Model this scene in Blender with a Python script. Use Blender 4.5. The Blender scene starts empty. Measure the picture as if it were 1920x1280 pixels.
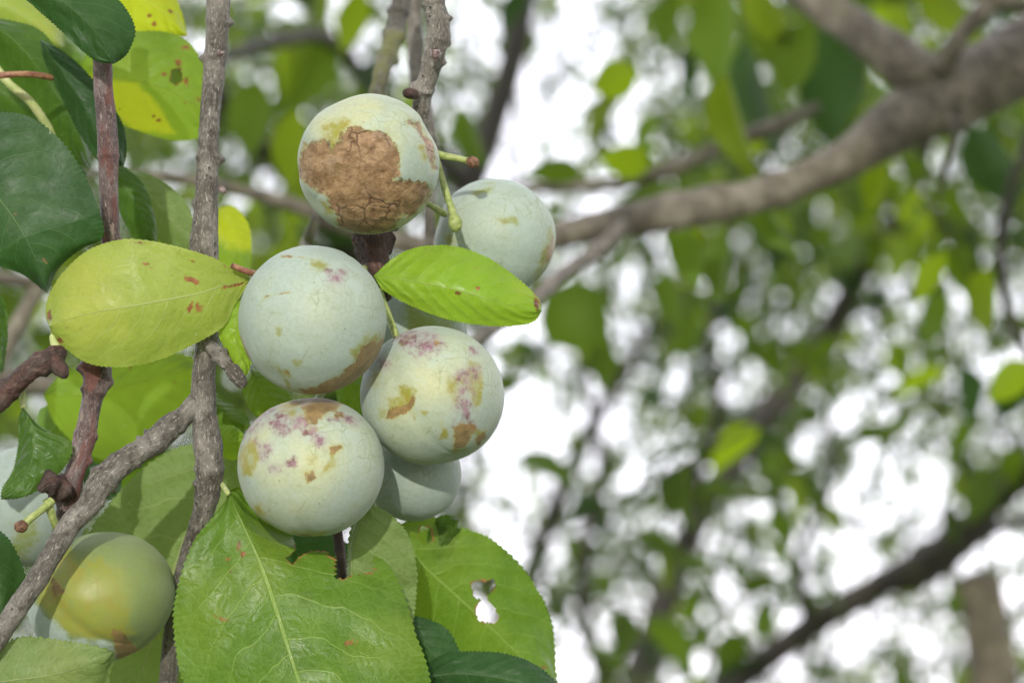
import bpy, math, random
import numpy as np
from mathutils import Vector, Matrix

random.seed(7)
rng = np.random.default_rng(11)
SC = bpy.context.scene
COL = SC.collection

# ------------------------------------------------------------------ camera, sky, sun, exposure
PITCH = math.radians(8.0)
CAM = np.array([0.0, 0.0, 1.6])
RI = np.array([1.0, 0.0, 0.0])
FW = np.array([0.0, math.cos(PITCH), math.sin(PITCH)])
UP = np.array([0.0, -math.sin(PITCH), math.cos(PITCH)])
LENS = 88.8
FPX = LENS / 36.0 * 1920.0

cam_data = bpy.data.cameras.new('camera')
cam = bpy.data.objects.new('camera', cam_data)
COL.objects.link(cam)
cam.location = CAM
cam.rotation_euler = (math.radians(90) + PITCH, 0, 0)
cam_data.lens = LENS
cam_data.sensor_width = 36.0
cam_data.clip_start = 0.02
cam_data.clip_end = 2000
cam_data.dof.use_dof = True
cam_data.dof.focus_distance = 0.695
cam_data.dof.aperture_fstop = 11.4
SC.camera = cam

SUN_EL, SUN_AZ = math.radians(14.0), math.radians(-6.0)   # low sun put almost behind the photographer, in place of the camera flash
world = bpy.data.worlds.new('World')
SC.world = world
world.use_nodes = True
wn, wl = world.node_tree.nodes, world.node_tree.links
wn.clear()
w_out = wn.new('ShaderNodeOutputWorld')
w_bg = wn.new('ShaderNodeBackground')
w_sky = wn.new('ShaderNodeTexSky')
w_sky.sky_type = 'NISHITA'
w_sky.sun_disc = False
w_sky.sun_elevation = SUN_EL
w_sky.sun_rotation = math.radians(180) - SUN_AZ
w_sky.air_density = 1.0
w_sky.dust_density = 0.6
w_sky.ozone_density = 1.0
# thin bright cloud all over the sky: the same white veil in every direction
w_mix = wn.new('ShaderNodeMix'); w_mix.data_type = 'RGBA'
w_noise = wn.new('ShaderNodeTexNoise'); w_noise.inputs['Scale'].default_value = 3.0
w_noise.inputs['Detail'].default_value = 5.0
w_tc = wn.new('ShaderNodeTexCoord')
w_map = wn.new('ShaderNodeMapRange')
w_map.inputs[1].default_value = 0.3; w_map.inputs[2].default_value = 0.7
w_map.inputs[3].default_value = 0.78; w_map.inputs[4].default_value = 0.95
wl.new(w_tc.outputs['Generated'], w_noise.inputs['Vector'])
wl.new(w_noise.outputs[0], w_map.inputs[0])
wl.new(w_map.outputs[0], w_mix.inputs['Factor'])
wl.new(w_sky.outputs[0], w_mix.inputs['A'])
w_sep = wn.new('ShaderNodeSeparateXYZ'); wl.new(w_tc.outputs['Generated'], w_sep.inputs[0])
w_el = wn.new('ShaderNodeMapRange'); w_el.interpolation_type = 'SMOOTHSTEP'      # hazy sky: brightest towards the horizon all round
w_el.inputs[1].default_value = 0.05; w_el.inputs[2].default_value = 0.75; w_el.inputs[3].default_value = 1.0; w_el.inputs[4].default_value = 0.62
wl.new(w_sep.outputs[2], w_el.inputs[0])
w_veil = wn.new('ShaderNodeVectorMath'); w_veil.operation = 'SCALE'
w_veil.inputs[0].default_value = (20.0, 19.6, 21.5); wl.new(w_el.outputs[0], w_veil.inputs['Scale'])
wl.new(w_veil.outputs[0], w_mix.inputs['B'])
w_bg.inputs['Strength'].default_value = 0.15
wl.new(w_mix.outputs['Result'], w_bg.inputs['Color'])
wl.new(w_bg.outputs[0], w_out.inputs[0])

sun_data = bpy.data.lights.new('sun', 'SUN')
sun_data.energy = 2.9
sun_data.angle = math.radians(0.6)
sun_data.color = (1.0, 0.96, 0.89)
sun = bpy.data.objects.new('sun', sun_data)
COL.objects.link(sun)
to_sun = Vector((math.sin(SUN_AZ) * math.cos(SUN_EL), -math.cos(SUN_AZ) * math.cos(SUN_EL), math.sin(SUN_EL)))
sun.rotation_euler = to_sun.to_track_quat('Z', 'Y').to_euler()
sun.location = (-1, -4, 4)

SC.view_settings.view_transform = 'Standard'
SC.view_settings.look = 'None'
SC.view_settings.gamma = 1.0
SC.view_settings.exposure = 0.04
SC.view_settings.use_curve_mapping = False
SC.render.engine = 'CYCLES'
SC.cycles.use_denoising = True
SC.cycles.adaptive_threshold = 0.02
SC.cycles.max_bounces = 5
SC.cycles.transmission_bounces = 4

# ------------------------------------------------------------------ helpers
def P(px, py, d):
    px = np.asarray(px, float); py = np.asarray(py, float); d = np.asarray(d, float)
    x = (px - 960.0) / FPX * d
    y = (640.0 - py) / FPX * d
    return (CAM + np.multiply.outer(d, FW) + np.multiply.outer(x, RI) + np.multiply.outer(y, UP))

def proj(p):
    q = p - CAM
    d = q @ FW
    return 960 + (q @ RI) / d * FPX, 640 - (q @ UP) / d * FPX, d

_perm = np.random.default_rng(3).random(65536)
def vnoise(p):
    i = np.floor(p).astype(np.int64); f = p - i
    f = f * f * (3 - 2 * f)
    def h(dx, dy, dz):
        k = ((i[..., 0] + dx) * 73856093) ^ ((i[..., 1] + dy) * 19349663) ^ ((i[..., 2] + dz) * 83492791)
        return _perm[(k ^ (k >> 13)) & 65535]
    fx, fy, fz = f[..., 0], f[..., 1], f[..., 2]
    a = h(0,0,0)*(1-fx)+h(1,0,0)*fx; b = h(0,1,0)*(1-fx)+h(1,1,0)*fx
    c = h(0,0,1)*(1-fx)+h(1,0,1)*fx; d = h(0,1,1)*(1-fx)+h(1,1,1)*fx
    return ((a*(1-fy)+b*fy)*(1-fz)+(c*(1-fy)+d*fy)*fz) - 0.5
def fbm(p, o=4):
    s = 0; a = 1.0
    for k in range(o):
        s = s + a * vnoise(p * (2.03 ** k) + 17.3 * k); a *= 0.5
    return s

def spline(pts, n):
    """Catmull-Rom through the rows of pts, n samples evenly spaced by length of the first 3 columns."""
    p = np.asarray(pts, float)
    if len(p) == 2:
        q = p[0] + np.linspace(0, 1, 64)[:, None] * (p[1] - p[0])
    else:
        e = np.vstack([2 * p[0] - p[1], p, 2 * p[-1] - p[-2]])
        out = []
        for i in range(1, len(e) - 2):
            t = np.linspace(0, 1, 24, endpoint=False)[:, None]
            a, b, c, d = e[i-1], e[i], e[i+1], e[i+2]
            out.append(0.5*((2*b)+(-a+c)*t+(2*a-5*b+4*c-d)*t*t+(-a+3*b-3*c+d)*t**3))
        out.append(e[-2][None])
        q = np.vstack(out)
    k = min(3, q.shape[1])
    s = np.r_[0, np.cumsum(np.linalg.norm(np.diff(q[:, :k], axis=0), axis=1))]
    if s[-1] <= 0: return np.repeat(q[:1], n, 0)
    t = np.linspace(0, s[-1], n)
    return np.stack([np.interp(t, s, q[:, j]) for j in range(q.shape[1])], 1)

def mesh_from(name, v, quads, mats, attrs=None, smooth=True):
    me = bpy.data.meshes.new(name)
    v = np.ascontiguousarray(v, dtype=np.float32); f = np.ascontiguousarray(quads, dtype=np.int32)
    n = f.shape[1]
    me.vertices.add(len(v)); me.vertices.foreach_set('co', v.ravel())
    me.loops.add(f.size); me.loops.foreach_set('vertex_index', f.ravel())
    me.polygons.add(len(f)); me.polygons.foreach_set('loop_start', np.arange(0, f.size, n, dtype=np.int32))
    try: me.polygons.foreach_set('loop_total', np.full(len(f), n, dtype=np.int32))
    except Exception: pass
    if attrs:
        for k, a in attrs.items():
            a = np.asarray(a, dtype=np.float32)
            if a.ndim == 1:
                at = me.attributes.new(k, 'FLOAT', 'POINT'); at.data.foreach_set('value', a)
            elif a.shape[1] == 3:
                at = me.attributes.new(k, 'FLOAT_VECTOR', 'POINT'); at.data.foreach_set('vector', a.ravel())
            else:
                at = me.attributes.new(k, 'FLOAT_COLOR', 'POINT'); at.data.foreach_set('color', a.ravel())
    me.update(calc_edges=True)
    me.validate()
    me.polygons.foreach_set('use_smooth', np.full(len(me.polygons), smooth))
    for m in (mats if isinstance(mats, (list, tuple)) else [mats]): me.materials.append(m)
    return me

def link(name, data, parent=None, loc=None):
    o = bpy.data.objects.new(name, data); COL.objects.link(o)
    if parent is not None: o.parent = parent
    if loc is not None: o.location = loc
    return o

def tag(o, label=None, cat=None, group=None, kind=None):
    if label: o['label'] = label
    if cat: o['category'] = cat
    if group: o['group'] = group
    if kind: o['kind'] = kind
    return o

WORLD_LOC = {}
def thing(name, loc, label, cat, group=None):
    o = link(name, None, loc=Vector(loc)); o.empty_display_size = 0.01
    WORLD_LOC[o.name] = np.array(loc, float)
    return tag(o, label, cat, group)
def wloc(o):
    p = np.zeros(3)
    while o is not None:
        p = p + np.array(o.location); o = o.parent
    return p
def part(name, v, f, mat, parent, attrs=None, smooth=True, label=None):
    v = v - wloc(parent)
    o = link(name, mesh_from(name, v, f, mat, attrs, smooth), parent)
    if label: o['label'] = label
    return o

# ------------------------------------------------------------------ materials
class NT:
    def __init__(s, name):
        s.m = bpy.data.materials.new(name); s.m.use_nodes = True
        s.n, s.l = s.m.node_tree.nodes, s.m.node_tree.links
        s.n.clear(); s.out = s.n.new('ShaderNodeOutputMaterial')
    def add(s, t, **kw):
        x = s.n.new(t)
        for k, v in kw.items():
            if k.startswith('i_'): s.put(x.inputs[k[2:]] , v)
            else: setattr(x, k, v)
        return x
    def put(s, inp, v):
        if hasattr(v, 'bl_idname') and hasattr(v, 'is_output'): s.l.new(v, inp)
        elif isinstance(v, bpy.types.NodeSocket): s.l.new(v, inp)
        else: inp.default_value = v
    def math(s, op, a, b=0.0, c=None, clamp=False):
        x = s.n.new('ShaderNodeMath'); x.operation = op; x.use_clamp = clamp
        s.put(x.inputs[0], a); s.put(x.inputs[1], b)
        if c is not None: s.put(x.inputs[2], c)
        return x.outputs[0]
    def ramp(s, v, a, b, lo=0.0, hi=1.0, smooth=True):
        x = s.n.new('ShaderNodeMapRange'); x.interpolation_type = 'SMOOTHSTEP' if smooth else 'LINEAR'
        s.put(x.inputs[0], v); x.inputs[1].default_value = a; x.inputs[2].default_value = b
        x.inputs[3].default_value = lo; x.inputs[4].default_value = hi
        return x.outputs[0]
    def mix(s, f, a, b, blend='MIX'):
        x = s.n.new('ShaderNodeMix'); x.data_type = 'RGBA'; x.blend_type = blend
        s.put(x.inputs[0], f)
        s.put(x.inputs[6], a if not isinstance(a, tuple) else (*a[:3], 1))
        s.put(x.inputs[7], b if not isinstance(b, tuple) else (*b[:3], 1))
        return x.outputs[2]
    def noise(s, vec, scale, detail=3.0, rough=0.55, dist=0.0):
        x = s.n.new('ShaderNodeTexNoise'); s.put(x.inputs['Vector'], vec)
        x.inputs['Scale'].default_value = scale; x.inputs['Detail'].default_value = detail
        x.inputs['Roughness'].default_value = rough; x.inputs['Distortion'].default_value = dist
        return x.outputs[0]
    def voro(s, vec, scale, feature='DISTANCE_TO_EDGE'):
        x = s.n.new('ShaderNodeTexVoronoi'); x.feature = feature; s.put(x.inputs['Vector'], vec)
        x.inputs['Scale'].default_value = scale
        return x.outputs[0]
    def obj(s): return s.add('ShaderNodeTexCoord').outputs['Object']
    def attr(s, name):
        return s.add('ShaderNodeAttribute', attribute_name=name)
    def mapping(s, vec, scale=(1,1,1)):
        x = s.n.new('ShaderNodeMapping'); s.put(x.inputs['Vector'], vec); x.inputs['Scale'].default_value = scale
        return x.outputs[0]
    def bump(s, h, dist, strength=1.0, normal=None):
        x = s.n.new('ShaderNodeBump'); s.put(x.inputs['Height'], h)
        x.inputs['Distance'].default_value = dist; x.inputs['Strength'].default_value = strength
        if normal is not None: s.put(x.inputs['Normal'], normal)
        return x.outputs[0]

def warp(t, vec, scale, amt):
    n = t.n.new('ShaderNodeTexNoise'); t.put(n.inputs['Vector'], vec); n.inputs['Scale'].default_value = scale
    n.inputs['Detail'].default_value = 2
    a = t.n.new('ShaderNodeVectorMath'); a.operation = 'SUBTRACT'; t.put(a.inputs[0], n.outputs[1]); a.inputs[1].default_value = (.5,.5,.5)
    b = t.n.new('ShaderNodeVectorMath'); b.operation = 'SCALE'; t.put(b.inputs[0], a.outputs[0]); b.inputs['Scale'].default_value = amt
    c = t.n.new('ShaderNodeVectorMath'); c.operation = 'ADD'; t.put(c.inputs[0], vec); t.put(c.inputs[1], b.outputs[0])
    return c.outputs[0]

def plum_material(name, cool, warm, bare, p1=(0.12, 0.035, 0.045), p2=(0.29, 0.17, 0.205), rotten=False, pmin=0.12):
    t = NT(name); ob = t.obj()
    at = t.attr('mask'); sep = t.add('ShaderNodeSeparateColor'); t.l.new(at.outputs['Color'], sep.inputs[0])
    rot0, bare0, purp0 = sep.outputs[0], sep.outputs[1], sep.outputs[2]; thin0 = at.outputs['Alpha']
    edge = t.noise(ob, 420, 6, 0.65)
    edge2 = t.noise(ob, 170, 4, 0.6)
    e = t.math('ADD', t.math('MULTIPLY', t.math('SUBTRACT', edge, 0.5), 1.5), t.math('MULTIPLY', t.math('SUBTRACT', edge2, 0.5), 1.0))
    def th(m, lo=0.44, hi=0.56): return t.ramp(t.math('ADD', m, t.math('MULTIPLY', e, t.ramp(m, 0.02, 0.3))), lo, hi)
    rot, br, pu = th(rot0, .40, .62), th(bare0, .30, .76), th(purp0, .30, .85)
    big = t.noise(ob, 55, 3); fine = t.noise(ob, 900, 4, 0.7)
    f = t.math('ADD', thin0, t.math('MULTIPLY', t.math('SUBTRACT', big, 0.45), 1.7), clamp=True)
    c = t.mix(f, cool, warm)
    c = t.mix(t.ramp(fine, 0.3, 0.75, 0.0, 0.22), c, tuple(x * 0.55 for x in bare[:3]))
    # rubbed places where the wax is thin
    stre = t.noise(t.mapping(warp(t, ob, 60, 0.01), (1, 1, 3.2)), 130, 5, 0.7)
    c = t.mix(t.ramp(stre, 0.54, 0.70, 0.0, 0.75), c, t.mix(0.45, cool, bare))
    c = t.mix(t.ramp(t.noise(t.mapping(warp(t, ob, 40, 0.02), (1, 2.6, 1)), 60, 6, 0.7), 0.5, 0.66, 0, 0.5), c, tuple(x*1.13 for x in cool))
    # hairline scratches in the bloom
    vo = t.voro(warp(t, ob, 90, 0.012), 105)
    gate = t.ramp(t.noise(ob, 75, 2), 0.50, 0.60)
    scr = t.math('MULTIPLY', t.ramp(vo, 0.0, 0.022, 1.0, 0.0), gate)
    vo2 = t.voro(warp(t, t.mapping(ob, (1.0, 1.0, 0.35)), 140, 0.01), 210)
    gate2 = t.ramp(t.noise(ob, 48, 2), 0.55, 0.62)
    scr = t.math('MAXIMUM', scr, t.math('MULTIPLY', t.ramp(vo2, 0.0, 0.03, 1.0, 0.0), gate2))
    c = t.mix(t.math('MULTIPLY', scr, 0.5), c, (0.20, 0.23, 0.11))
    dots = t.math('MULTIPLY', t.ramp(t.voro(ob, 420, 'F1'), 0.10, 0.16, 1, 0), t.ramp(t.noise(ob, 130, 2), 0.55, 0.62))
    c = t.mix(t.math('MULTIPLY', dots, 0.45), c, (0.12, 0.14, 0.07))
    # bare skin
    bn = t.noise(ob, 220, 4)
    bc = t.mix(t.ramp(bn, 0.35, 0.7), bare, (bare[0]*1.08, bare[1]*0.90, bare[2]*1.0))
    small = t.math('MULTIPLY', t.ramp(t.noise(ob, 300, 4, 0.65), 0.69, 0.76), 0.6)
    br = t.math('MAXIMUM', br, small)
    halo = t.math('MULTIPLY', t.ramp(t.math('ADD', t.math('MAXIMUM', bare0, rot0), t.math('MULTIPLY', t.math('SUBTRACT', edge2, 0.5), 0.5)), 0.05, 0.55), t.ramp(bn, 0.3, 0.6, 0.15, 0.6))
    c = t.mix(halo, c, tuple(0.55*x + 0.45*y for x, y in zip(warm, bare)))
    br = t.math('MULTIPLY', br, t.ramp(t.noise(ob, 260, 5, 0.7), 0.32, 0.58, 0.35, 1.0))
    c = t.mix(br, c, bc)
    blush = t.math('MULTIPLY', t.ramp(purp0, 0.0, 0.7), t.ramp(t.noise(ob, 110, 4), 0.35, 0.6, 0.1, 0.65))
    c = t.mix(blush, c, tuple(0.5*x + 0.5*y for x, y in zip(cool, p2)))
    # purple blush shows through the remaining wax
    pc = t.mix(t.ramp(t.noise(ob, 380, 5, 0.7), 0.35, 0.65), p1, p2)
    c = t.mix(t.math('MULTIPLY', pu, t.ramp(t.noise(ob, 420, 5, 0.75), 0.38, 0.60, pmin, 0.92)), c, pc)
    # rot
    wr = warp(t, warp(t, ob, 120, 0.008), 420, 0.002)
    rn = t.noise(ob, 260, 6, 0.7)
    rc = t.mix(t.ramp(rn, 0.3, 0.7), (0.17, 0.098, 0.042), (0.37, 0.245, 0.125))
    rc = t.mix(t.ramp(t.noise(ob, 90, 3), 0.55, 0.7, 0, 0.6), rc, (0.38, 0.20, 0.12))
    rc = t.mix(t.ramp(t.noise(ob, 130, 3, 0.6, 0.5), 0.55, 0.68, 0, 0.6), rc, (0.16, 0.10, 0.03))
    crk_a = t.ramp(t.voro(wr, 150), 0.0, 0.06, 1.0, 0.0)
    crk = t.math('MULTIPLY', crk_a, t.math('MAXIMUM', t.ramp(t.noise(ob, 75, 2), 0.60, 0.68), t.ramp(t.math('MULTIPLY', thin0, t.ramp(t.noise(ob, 170, 3), 0.3, 0.45)), 0.15, 0.5)))
    rc = t.mix(t.math('MULTIPLY', crk, 0.75), rc, (0.06, 0.022, 0.012))
    rc = t.mix(t.ramp(t.noise(ob, 70, 4, 0.6), 0.50, 0.66, 0, 0.45), rc, (0.40, 0.30, 0.22))
    rc = t.mix(t.ramp(t.noise(t.mapping(ob, (1, 1, 2.0)), 420, 5, 0.75), 0.50, 0.62, 0, 0.6), rc, (0.11, 0.055, 0.02))
    if not rotten:
        rc = t.mix(t.ramp(rn, 0.3, 0.7), (0.13, 0.075, 0.026), (0.30, 0.195, 0.078))
        rot = t.math('MULTIPLY', rot, 0.9)
    rim = t.math('MULTIPLY', t.ramp(t.math('ADD', rot0, t.math('MULTIPLY', e, 0.8)), 0.40, 0.50), t.math('SUBTRACT', 1.0, rot))
    c = t.mix(t.math('MULTIPLY', rim, 0.75), c, (0.34, 0.27, 0.04))
    c = t.mix(rot, c, rc)
    gloss = t.math('MAXIMUM', br, t.math('MULTIPLY', rot, 0.45))
    p = t.add('ShaderNodeBsdfPrincipled')
    t.l.new(c, p.inputs['Base Color'])
    t.put(p.inputs['Roughness'], t.ramp(gloss, 0, 1, 0.55, 0.43, False))
    t.put(p.inputs['Specular IOR Level'], t.ramp(gloss, 0, 1, 0.25, 0.38, False))
    p.inputs['Sheen Weight'].default_value = 0.06
    p.inputs['Sheen Roughness'].default_value = 0.5
    p.inputs['Subsurface Weight'].default_value = 0.12
    p.inputs['Subsurface Radius'].default_value = (1.0, 0.9, 0.4)
    p.inputs['Subsurface Scale'].default_value = 0.002
    h = t.math('ADD', t.math('MULTIPLY', t.math('SUBTRACT', 1.0, br), 0.05), t.math('MULTIPLY', fine, 0.07))
    h = t.math('SUBTRACT', h, t.math('MULTIPLY', scr, 0.12))
    wr2 = t.math('MULTIPLY', t.noise(wr, 330, 6, 0.7), 3.2)
    rh = t.math('SUBTRACT', wr2, t.math('MULTIPLY', crk, 2.0)) if rotten else t.math('MULTIPLY', wr2, 0.15)
    h = t.math('ADD', h, t.math('MULTIPLY', rot, rh))
    t.put(p.inputs['Normal'], t.bump(h, 0.0004, 0.6))
    t.l.new(p.outputs[0], t.out.inputs[0])
    return t.m

def bark_material(name, dark, mid, light, red=0.0, moss=0.0, wet=0.0):
    t = NT(name); uv = t.attr('uvw').outputs['Vector']; ob = t.obj()
    st = t.noise(t.mapping(uv, (170, 760, 1)), 1.0, 7, 0.72, 0.7)
    st2 = t.noise(t.mapping(uv, (560, 1900, 1)), 1.0, 5, 0.7, 0.8)
    bl = t.noise(ob, 85, 4, 0.6)
    fn = t.noise(ob, 1400, 4, 0.7)
    c = t.mix(t.ramp(st, 0.36, 0.66), dark, mid)
    c = t.mix(t.ramp(bl, 0.42, 0.68, 0, 0.75), c, light)
    c = t.mix(t.ramp(st2, 0.54, 0.64, 0, 0.8), c, tuple(min(1, x*1.6) for x in light))
    c = t.mix(t.ramp(t.noise(ob, 330, 5, 0.75), 0.52, 0.62, 0, 0.55), c, tuple(x*0.5 for x in dark))
    c = t.mix(t.ramp(st2, 0.40, 0.28, 0, 0.8), c, tuple(x*0.45 for x in dark))
    c = t.mix(t.ramp(fn, 0.35, 0.75, 0.0, 0.35), c, tuple(x*0.6 for x in dark))
    # lenticels: small dark dashes with pale lips
    le = t.voro(t.mapping(uv, (330, 520, 1)), 1.0, 'F1')
    gl = t.ramp(t.noise(ob, 210, 2), 0.50, 0.60)
    lent = t.math('MULTIPLY', t.ramp(le, 0.16, 0.24, 1, 0), gl)
    lip = t.math('MULTIPLY', t.ramp(le, 0.22, 0.34, 1, 0), gl)
    c = t.mix(t.math('MULTIPLY', lip, 0.4), c, light)
    c = t.mix(t.math('MULTIPLY', lent, 0.8), c, tuple(x*0.4 for x in dark))
    if red:
        c = t.mix(t.ramp(t.noise(t.mapping(uv, (60, 260, 1)), 1.0, 4), 0.46, 0.60, 0, red), c, (0.16, 0.045, 0.030))
        c = t.mix(t.ramp(t.noise(t.mapping(uv, (110, 420, 1)), 1.0, 4), 0.60, 0.68, 0, red), c, (0.34, 0.26, 0.21))
    if moss:
        c = t.mix(t.ramp(t.noise(ob, 60, 5, 0.65), 0.54, 0.66, 0, moss), c, (0.14, 0.15, 0.035))
    a = t.attr('mask'); sp = t.add('ShaderNodeSeparateColor'); t.l.new(a.outputs['Color'], sp.inputs[0])
    c = t.mix(sp.outputs[0], c, tuple(x*0.3 for x in dark))
    p = t.add('ShaderNodeBsdfPrincipled'); t.l.new(c, p.inputs['Base Color'])
    p.inputs['Roughness'].default_value = 0.62 - wet * 0.25
    p.inputs['Specular IOR Level'].default_value = 0.35
    h = t.math('ADD', t.math('MULTIPLY', st, 0.8), t.math('MULTIPLY', st2, 0.6))
    h = t.math('ADD', h, t.math('MULTIPLY', fn, 0.4)); h = t.math('ADD', h, t.math('MULTIPLY', lip, 0.5))
    h = t.math('SUBTRACT', h, t.math('MULTIPLY', lent, 0.8))
    t.put(p.inputs['Normal'], t.bump(h, 0.0007, 0.9))
    t.l.new(p.outputs[0], t.out.inputs[0])
    return t.m

def leaf_material(name, col, col2, trans, tfac=0.4, vein=(0.35, 0.42, 0.16), rough=0.42, vstr=0.6, spots=0.25, relief=1.0, under=False):
    t = NT(name); uv = t.attr('uvw').outputs['Vector']; ob = t.obj()
    sx = t.add('ShaderNodeSeparateXYZ'); t.l.new(uv, sx.inputs[0])
    u, v = sx.outputs[0], sx.outputs[1]
    av = t.math('ABSOLUTE', v)
    wob = t.math('MULTIPLY', t.math('SUBTRACT', t.noise(ob, 70, 2), 0.5), 0.9)
    side = t.math('MULTIPLY', t.math('GREATER_THAN', v, 0.0), 0.45)
    s = t.math('ADD', t.math('SUBTRACT', t.math('MULTIPLY', u, 8.5), t.math('MULTIPLY', t.math('POWER', av, 1.35), 2.1)), t.math('ADD', wob, side))
    fr = t.math('ABSOLUTE', t.math('SUBTRACT', t.math('FRACT', s), 0.5))
    lat = t.ramp(fr, 0.006, 0.040, 0.85, 0.0)
    lat = t.math('MULTIPLY', lat, t.ramp(av, 1.0, 0.45, 0.25, 1.0))
    lath = t.ramp(fr, 0.0, 0.42, 0.0, 1.0)
    mid = t.math('SUBTRACT', t.math('ADD', 0.030, t.math('MULTIPLY', u, -0.024)), av)
    midm = t.ramp(mid, -0.006, 0.008)
    wv = warp(t, ob, 200, 0.004)
    v1 = t.voro(wv, 330); net1 = t.ramp(v1, 0.0, 0.07, 1, 0)
    v2 = t.voro(wv, 900); net2 = t.ramp(v2, 0.0, 0.10, 1, 0)
    at = t.attr('mask'); sp = t.add('ShaderNodeSeparateColor'); t.l.new(at.outputs['Color'], sp.inputs[0])
    big = t.noise(ob, 45, 3)
    c = t.mix(t.ramp(big, 0.35, 0.65), col, col2)
    c = t.mix(t.ramp(t.noise(ob, 95, 6, 0.7), 0.45, 0.68, 0, 0.45), c, tuple(x*0.62 for x in col))
    c = t.mix(t.ramp(t.noise(ob, 33, 3), 0.5, 0.68, 0, 0.4), c, (col2[0]*1.5, col2[1]*1.15, col2[2]*1.1))
    yl = t.math('MULTIPLY', t.ramp(t.math('ADD', sp.outputs[1], t.math('MULTIPLY', t.math('SUBTRACT', t.noise(ob, 130, 5, 0.65), 0.5), 1.3)), 0.2, 0.9), t.ramp(sp.outputs[1], 0.0, 0.25))
    c = t.mix(yl, c, (0.34, 0.40, 0.02))  # yellow mask: sun shining through the leaf, put into its colour
    fine = t.noise(ob, 1200, 3, 0.7)
    c = t.mix(t.ramp(fine, 0.3, 0.8, 0, 0.22), c, tuple(x*0.5 for x in col))
    veins = t.math('MAXIMUM', t.math('MULTIPLY', lat, 0.85), t.math('MAXIMUM', midm, t.math('MAXIMUM', t.math('MULTIPLY', net1, 0.28), t.math('MULTIPLY', net2, 0.14))))
    c = t.mix(t.math('MULTIPLY', veins, vstr), c, vein)
    e = t.noise(ob, 260, 4, 0.6)
    # rusty freckles, plus the drawn stains
    fre = t.math('MULTIPLY', t.ramp(t.voro(ob, 150, 'F1'), 0.07, 0.12, 1, 0), t.ramp(t.noise(ob, 60, 2), 0.56, 0.62))
    fre2 = t.ramp(t.noise(ob, 210, 4, 0.7), 0.70, 0.73)
    sta = t.ramp(t.math('ADD', sp.outputs[0], t.math('ADD', t.math('MULTIPLY', t.math('SUBTRACT', e, 0.5), 1.6), t.math('MULTIPLY', t.math('SUBTRACT', t.noise(ob, 800, 4, 0.7), 0.5), 1.6))), 0.30, 0.72)
    sta = t.math('MULTIPLY', sta, t.ramp(sp.outputs[0], 0.02, 0.15))
    rust = t.mix(t.ramp(e, 0.4, 0.6), (0.13, 0.05, 0.02), (0.33, 0.14, 0.05))
    spot = t.math('MAXIMUM', t.math('MULTIPLY', t.math('MAXIMUM', fre, fre2), spots), sta)
    c = t.mix(spot, c, rust)
    pale = t.math('MULTIPLY', t.ramp(t.voro(t.mapping(ob, (1, 1, 1)), 230, 'F1'), 0.06, 0.11, 1, 0), t.ramp(t.noise(ob, 95, 2), 0.58, 0.64))
    c = t.mix(t.math('MULTIPLY', pale, 0.5), c, (0.42, 0.48, 0.30))
    p = t.add('ShaderNodeBsdfPrincipled'); t.l.new(c, p.inputs['Base Color'])
    t.put(p.inputs['Roughness'], t.ramp(t.noise(ob, 150, 3), 0.3, 0.7, rough - 0.06, rough + 0.14))
    p.inputs['Specular IOR Level'].default_value = 0.27
    q = t.math('MULTIPLY', lath, 1.0 * relief)
    h = t.math('ADD', q, t.math('MULTIPLY', t.ramp(v1, 0, 0.35), 0.55 * relief))
    h = t.math('ADD', h, t.math('MULTIPLY', t.ramp(v2, 0, 0.4), 0.18 * relief))
    h = t.math('ADD', h, t.math('MULTIPLY', t.noise(ob, 110, 3), 1.2))
    h = t.math('ADD' if under else 'SUBTRACT', h, t.math('MULTIPLY', t.math('ADD', midm, t.math('MULTIPLY', lat, 0.5)), 0.9))
    nrm = t.bump(h, 0.00024, 0.7)
    t.put(p.inputs['Normal'], nrm)
    tr = t.add('ShaderNodeBsdfTranslucent')
    tc = t.mix(t.math('MULTIPLY', veins, 0.5), trans, tuple(x*0.7 for x in trans))
    tc = t.mix(t.math('MULTIPLY', yl, 0.9), tc, (0.66, 0.74, 0.03))
    tc = t.mix(spot, tc, (0.25, 0.10, 0.03))
    t.l.new(tc, tr.inputs['Color']); t.put(tr.inputs['Normal'], nrm)
    ms = t.add('ShaderNodeMixShader'); ms.inputs[0].default_value = tfac
    t.l.new(p.outputs[0], ms.inputs[1]); t.l.new(tr.outputs[0], ms.inputs[2])
    t.l.new(ms.outputs[0], t.out.inputs[0])
    return t.m

def simple_leaf_material(name, col, trans, tfac=0.4):
    t = NT(name); at = t.attr('tone')
    k = at.outputs['Fac']
    c = t.mix(k, tuple(x*0.55 for x in col), tuple(min(1, x*1.5) for x in col))
    c = t.mix(t.ramp(k, 0.965, 0.975), c, (0.20, 0.10, 0.04))
    ob = t.obj()
    c = t.mix(t.ramp(t.noise(ob, 30, 3), 0.4, 0.65, 0, 0.35), c, (col[0]*1.7, col[1]*1.4, col[2]*0.8))
    tc = t.mix(k, tuple(x*0.6 for x in trans), tuple(min(1, x*1.35) for x in trans))
    p = t.add('ShaderNodeBsdfPrincipled'); t.l.new(c, p.inputs['Base Color']); p.inputs['Roughness'].default_value = 0.62; p.inputs['Specular IOR Level'].default_value = 0.2
    tr = t.add('ShaderNodeBsdfTranslucent'); t.l.new(tc, tr.inputs['Color'])
    ms = t.add('ShaderNodeMixShader'); ms.inputs[0].default_value = tfac
    t.l.new(p.outputs[0], ms.inputs[1]); t.l.new(tr.outputs[0], ms.inputs[2]); t.l.new(ms.outputs[0], t.out.inputs[0])
    return t.m

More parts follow.
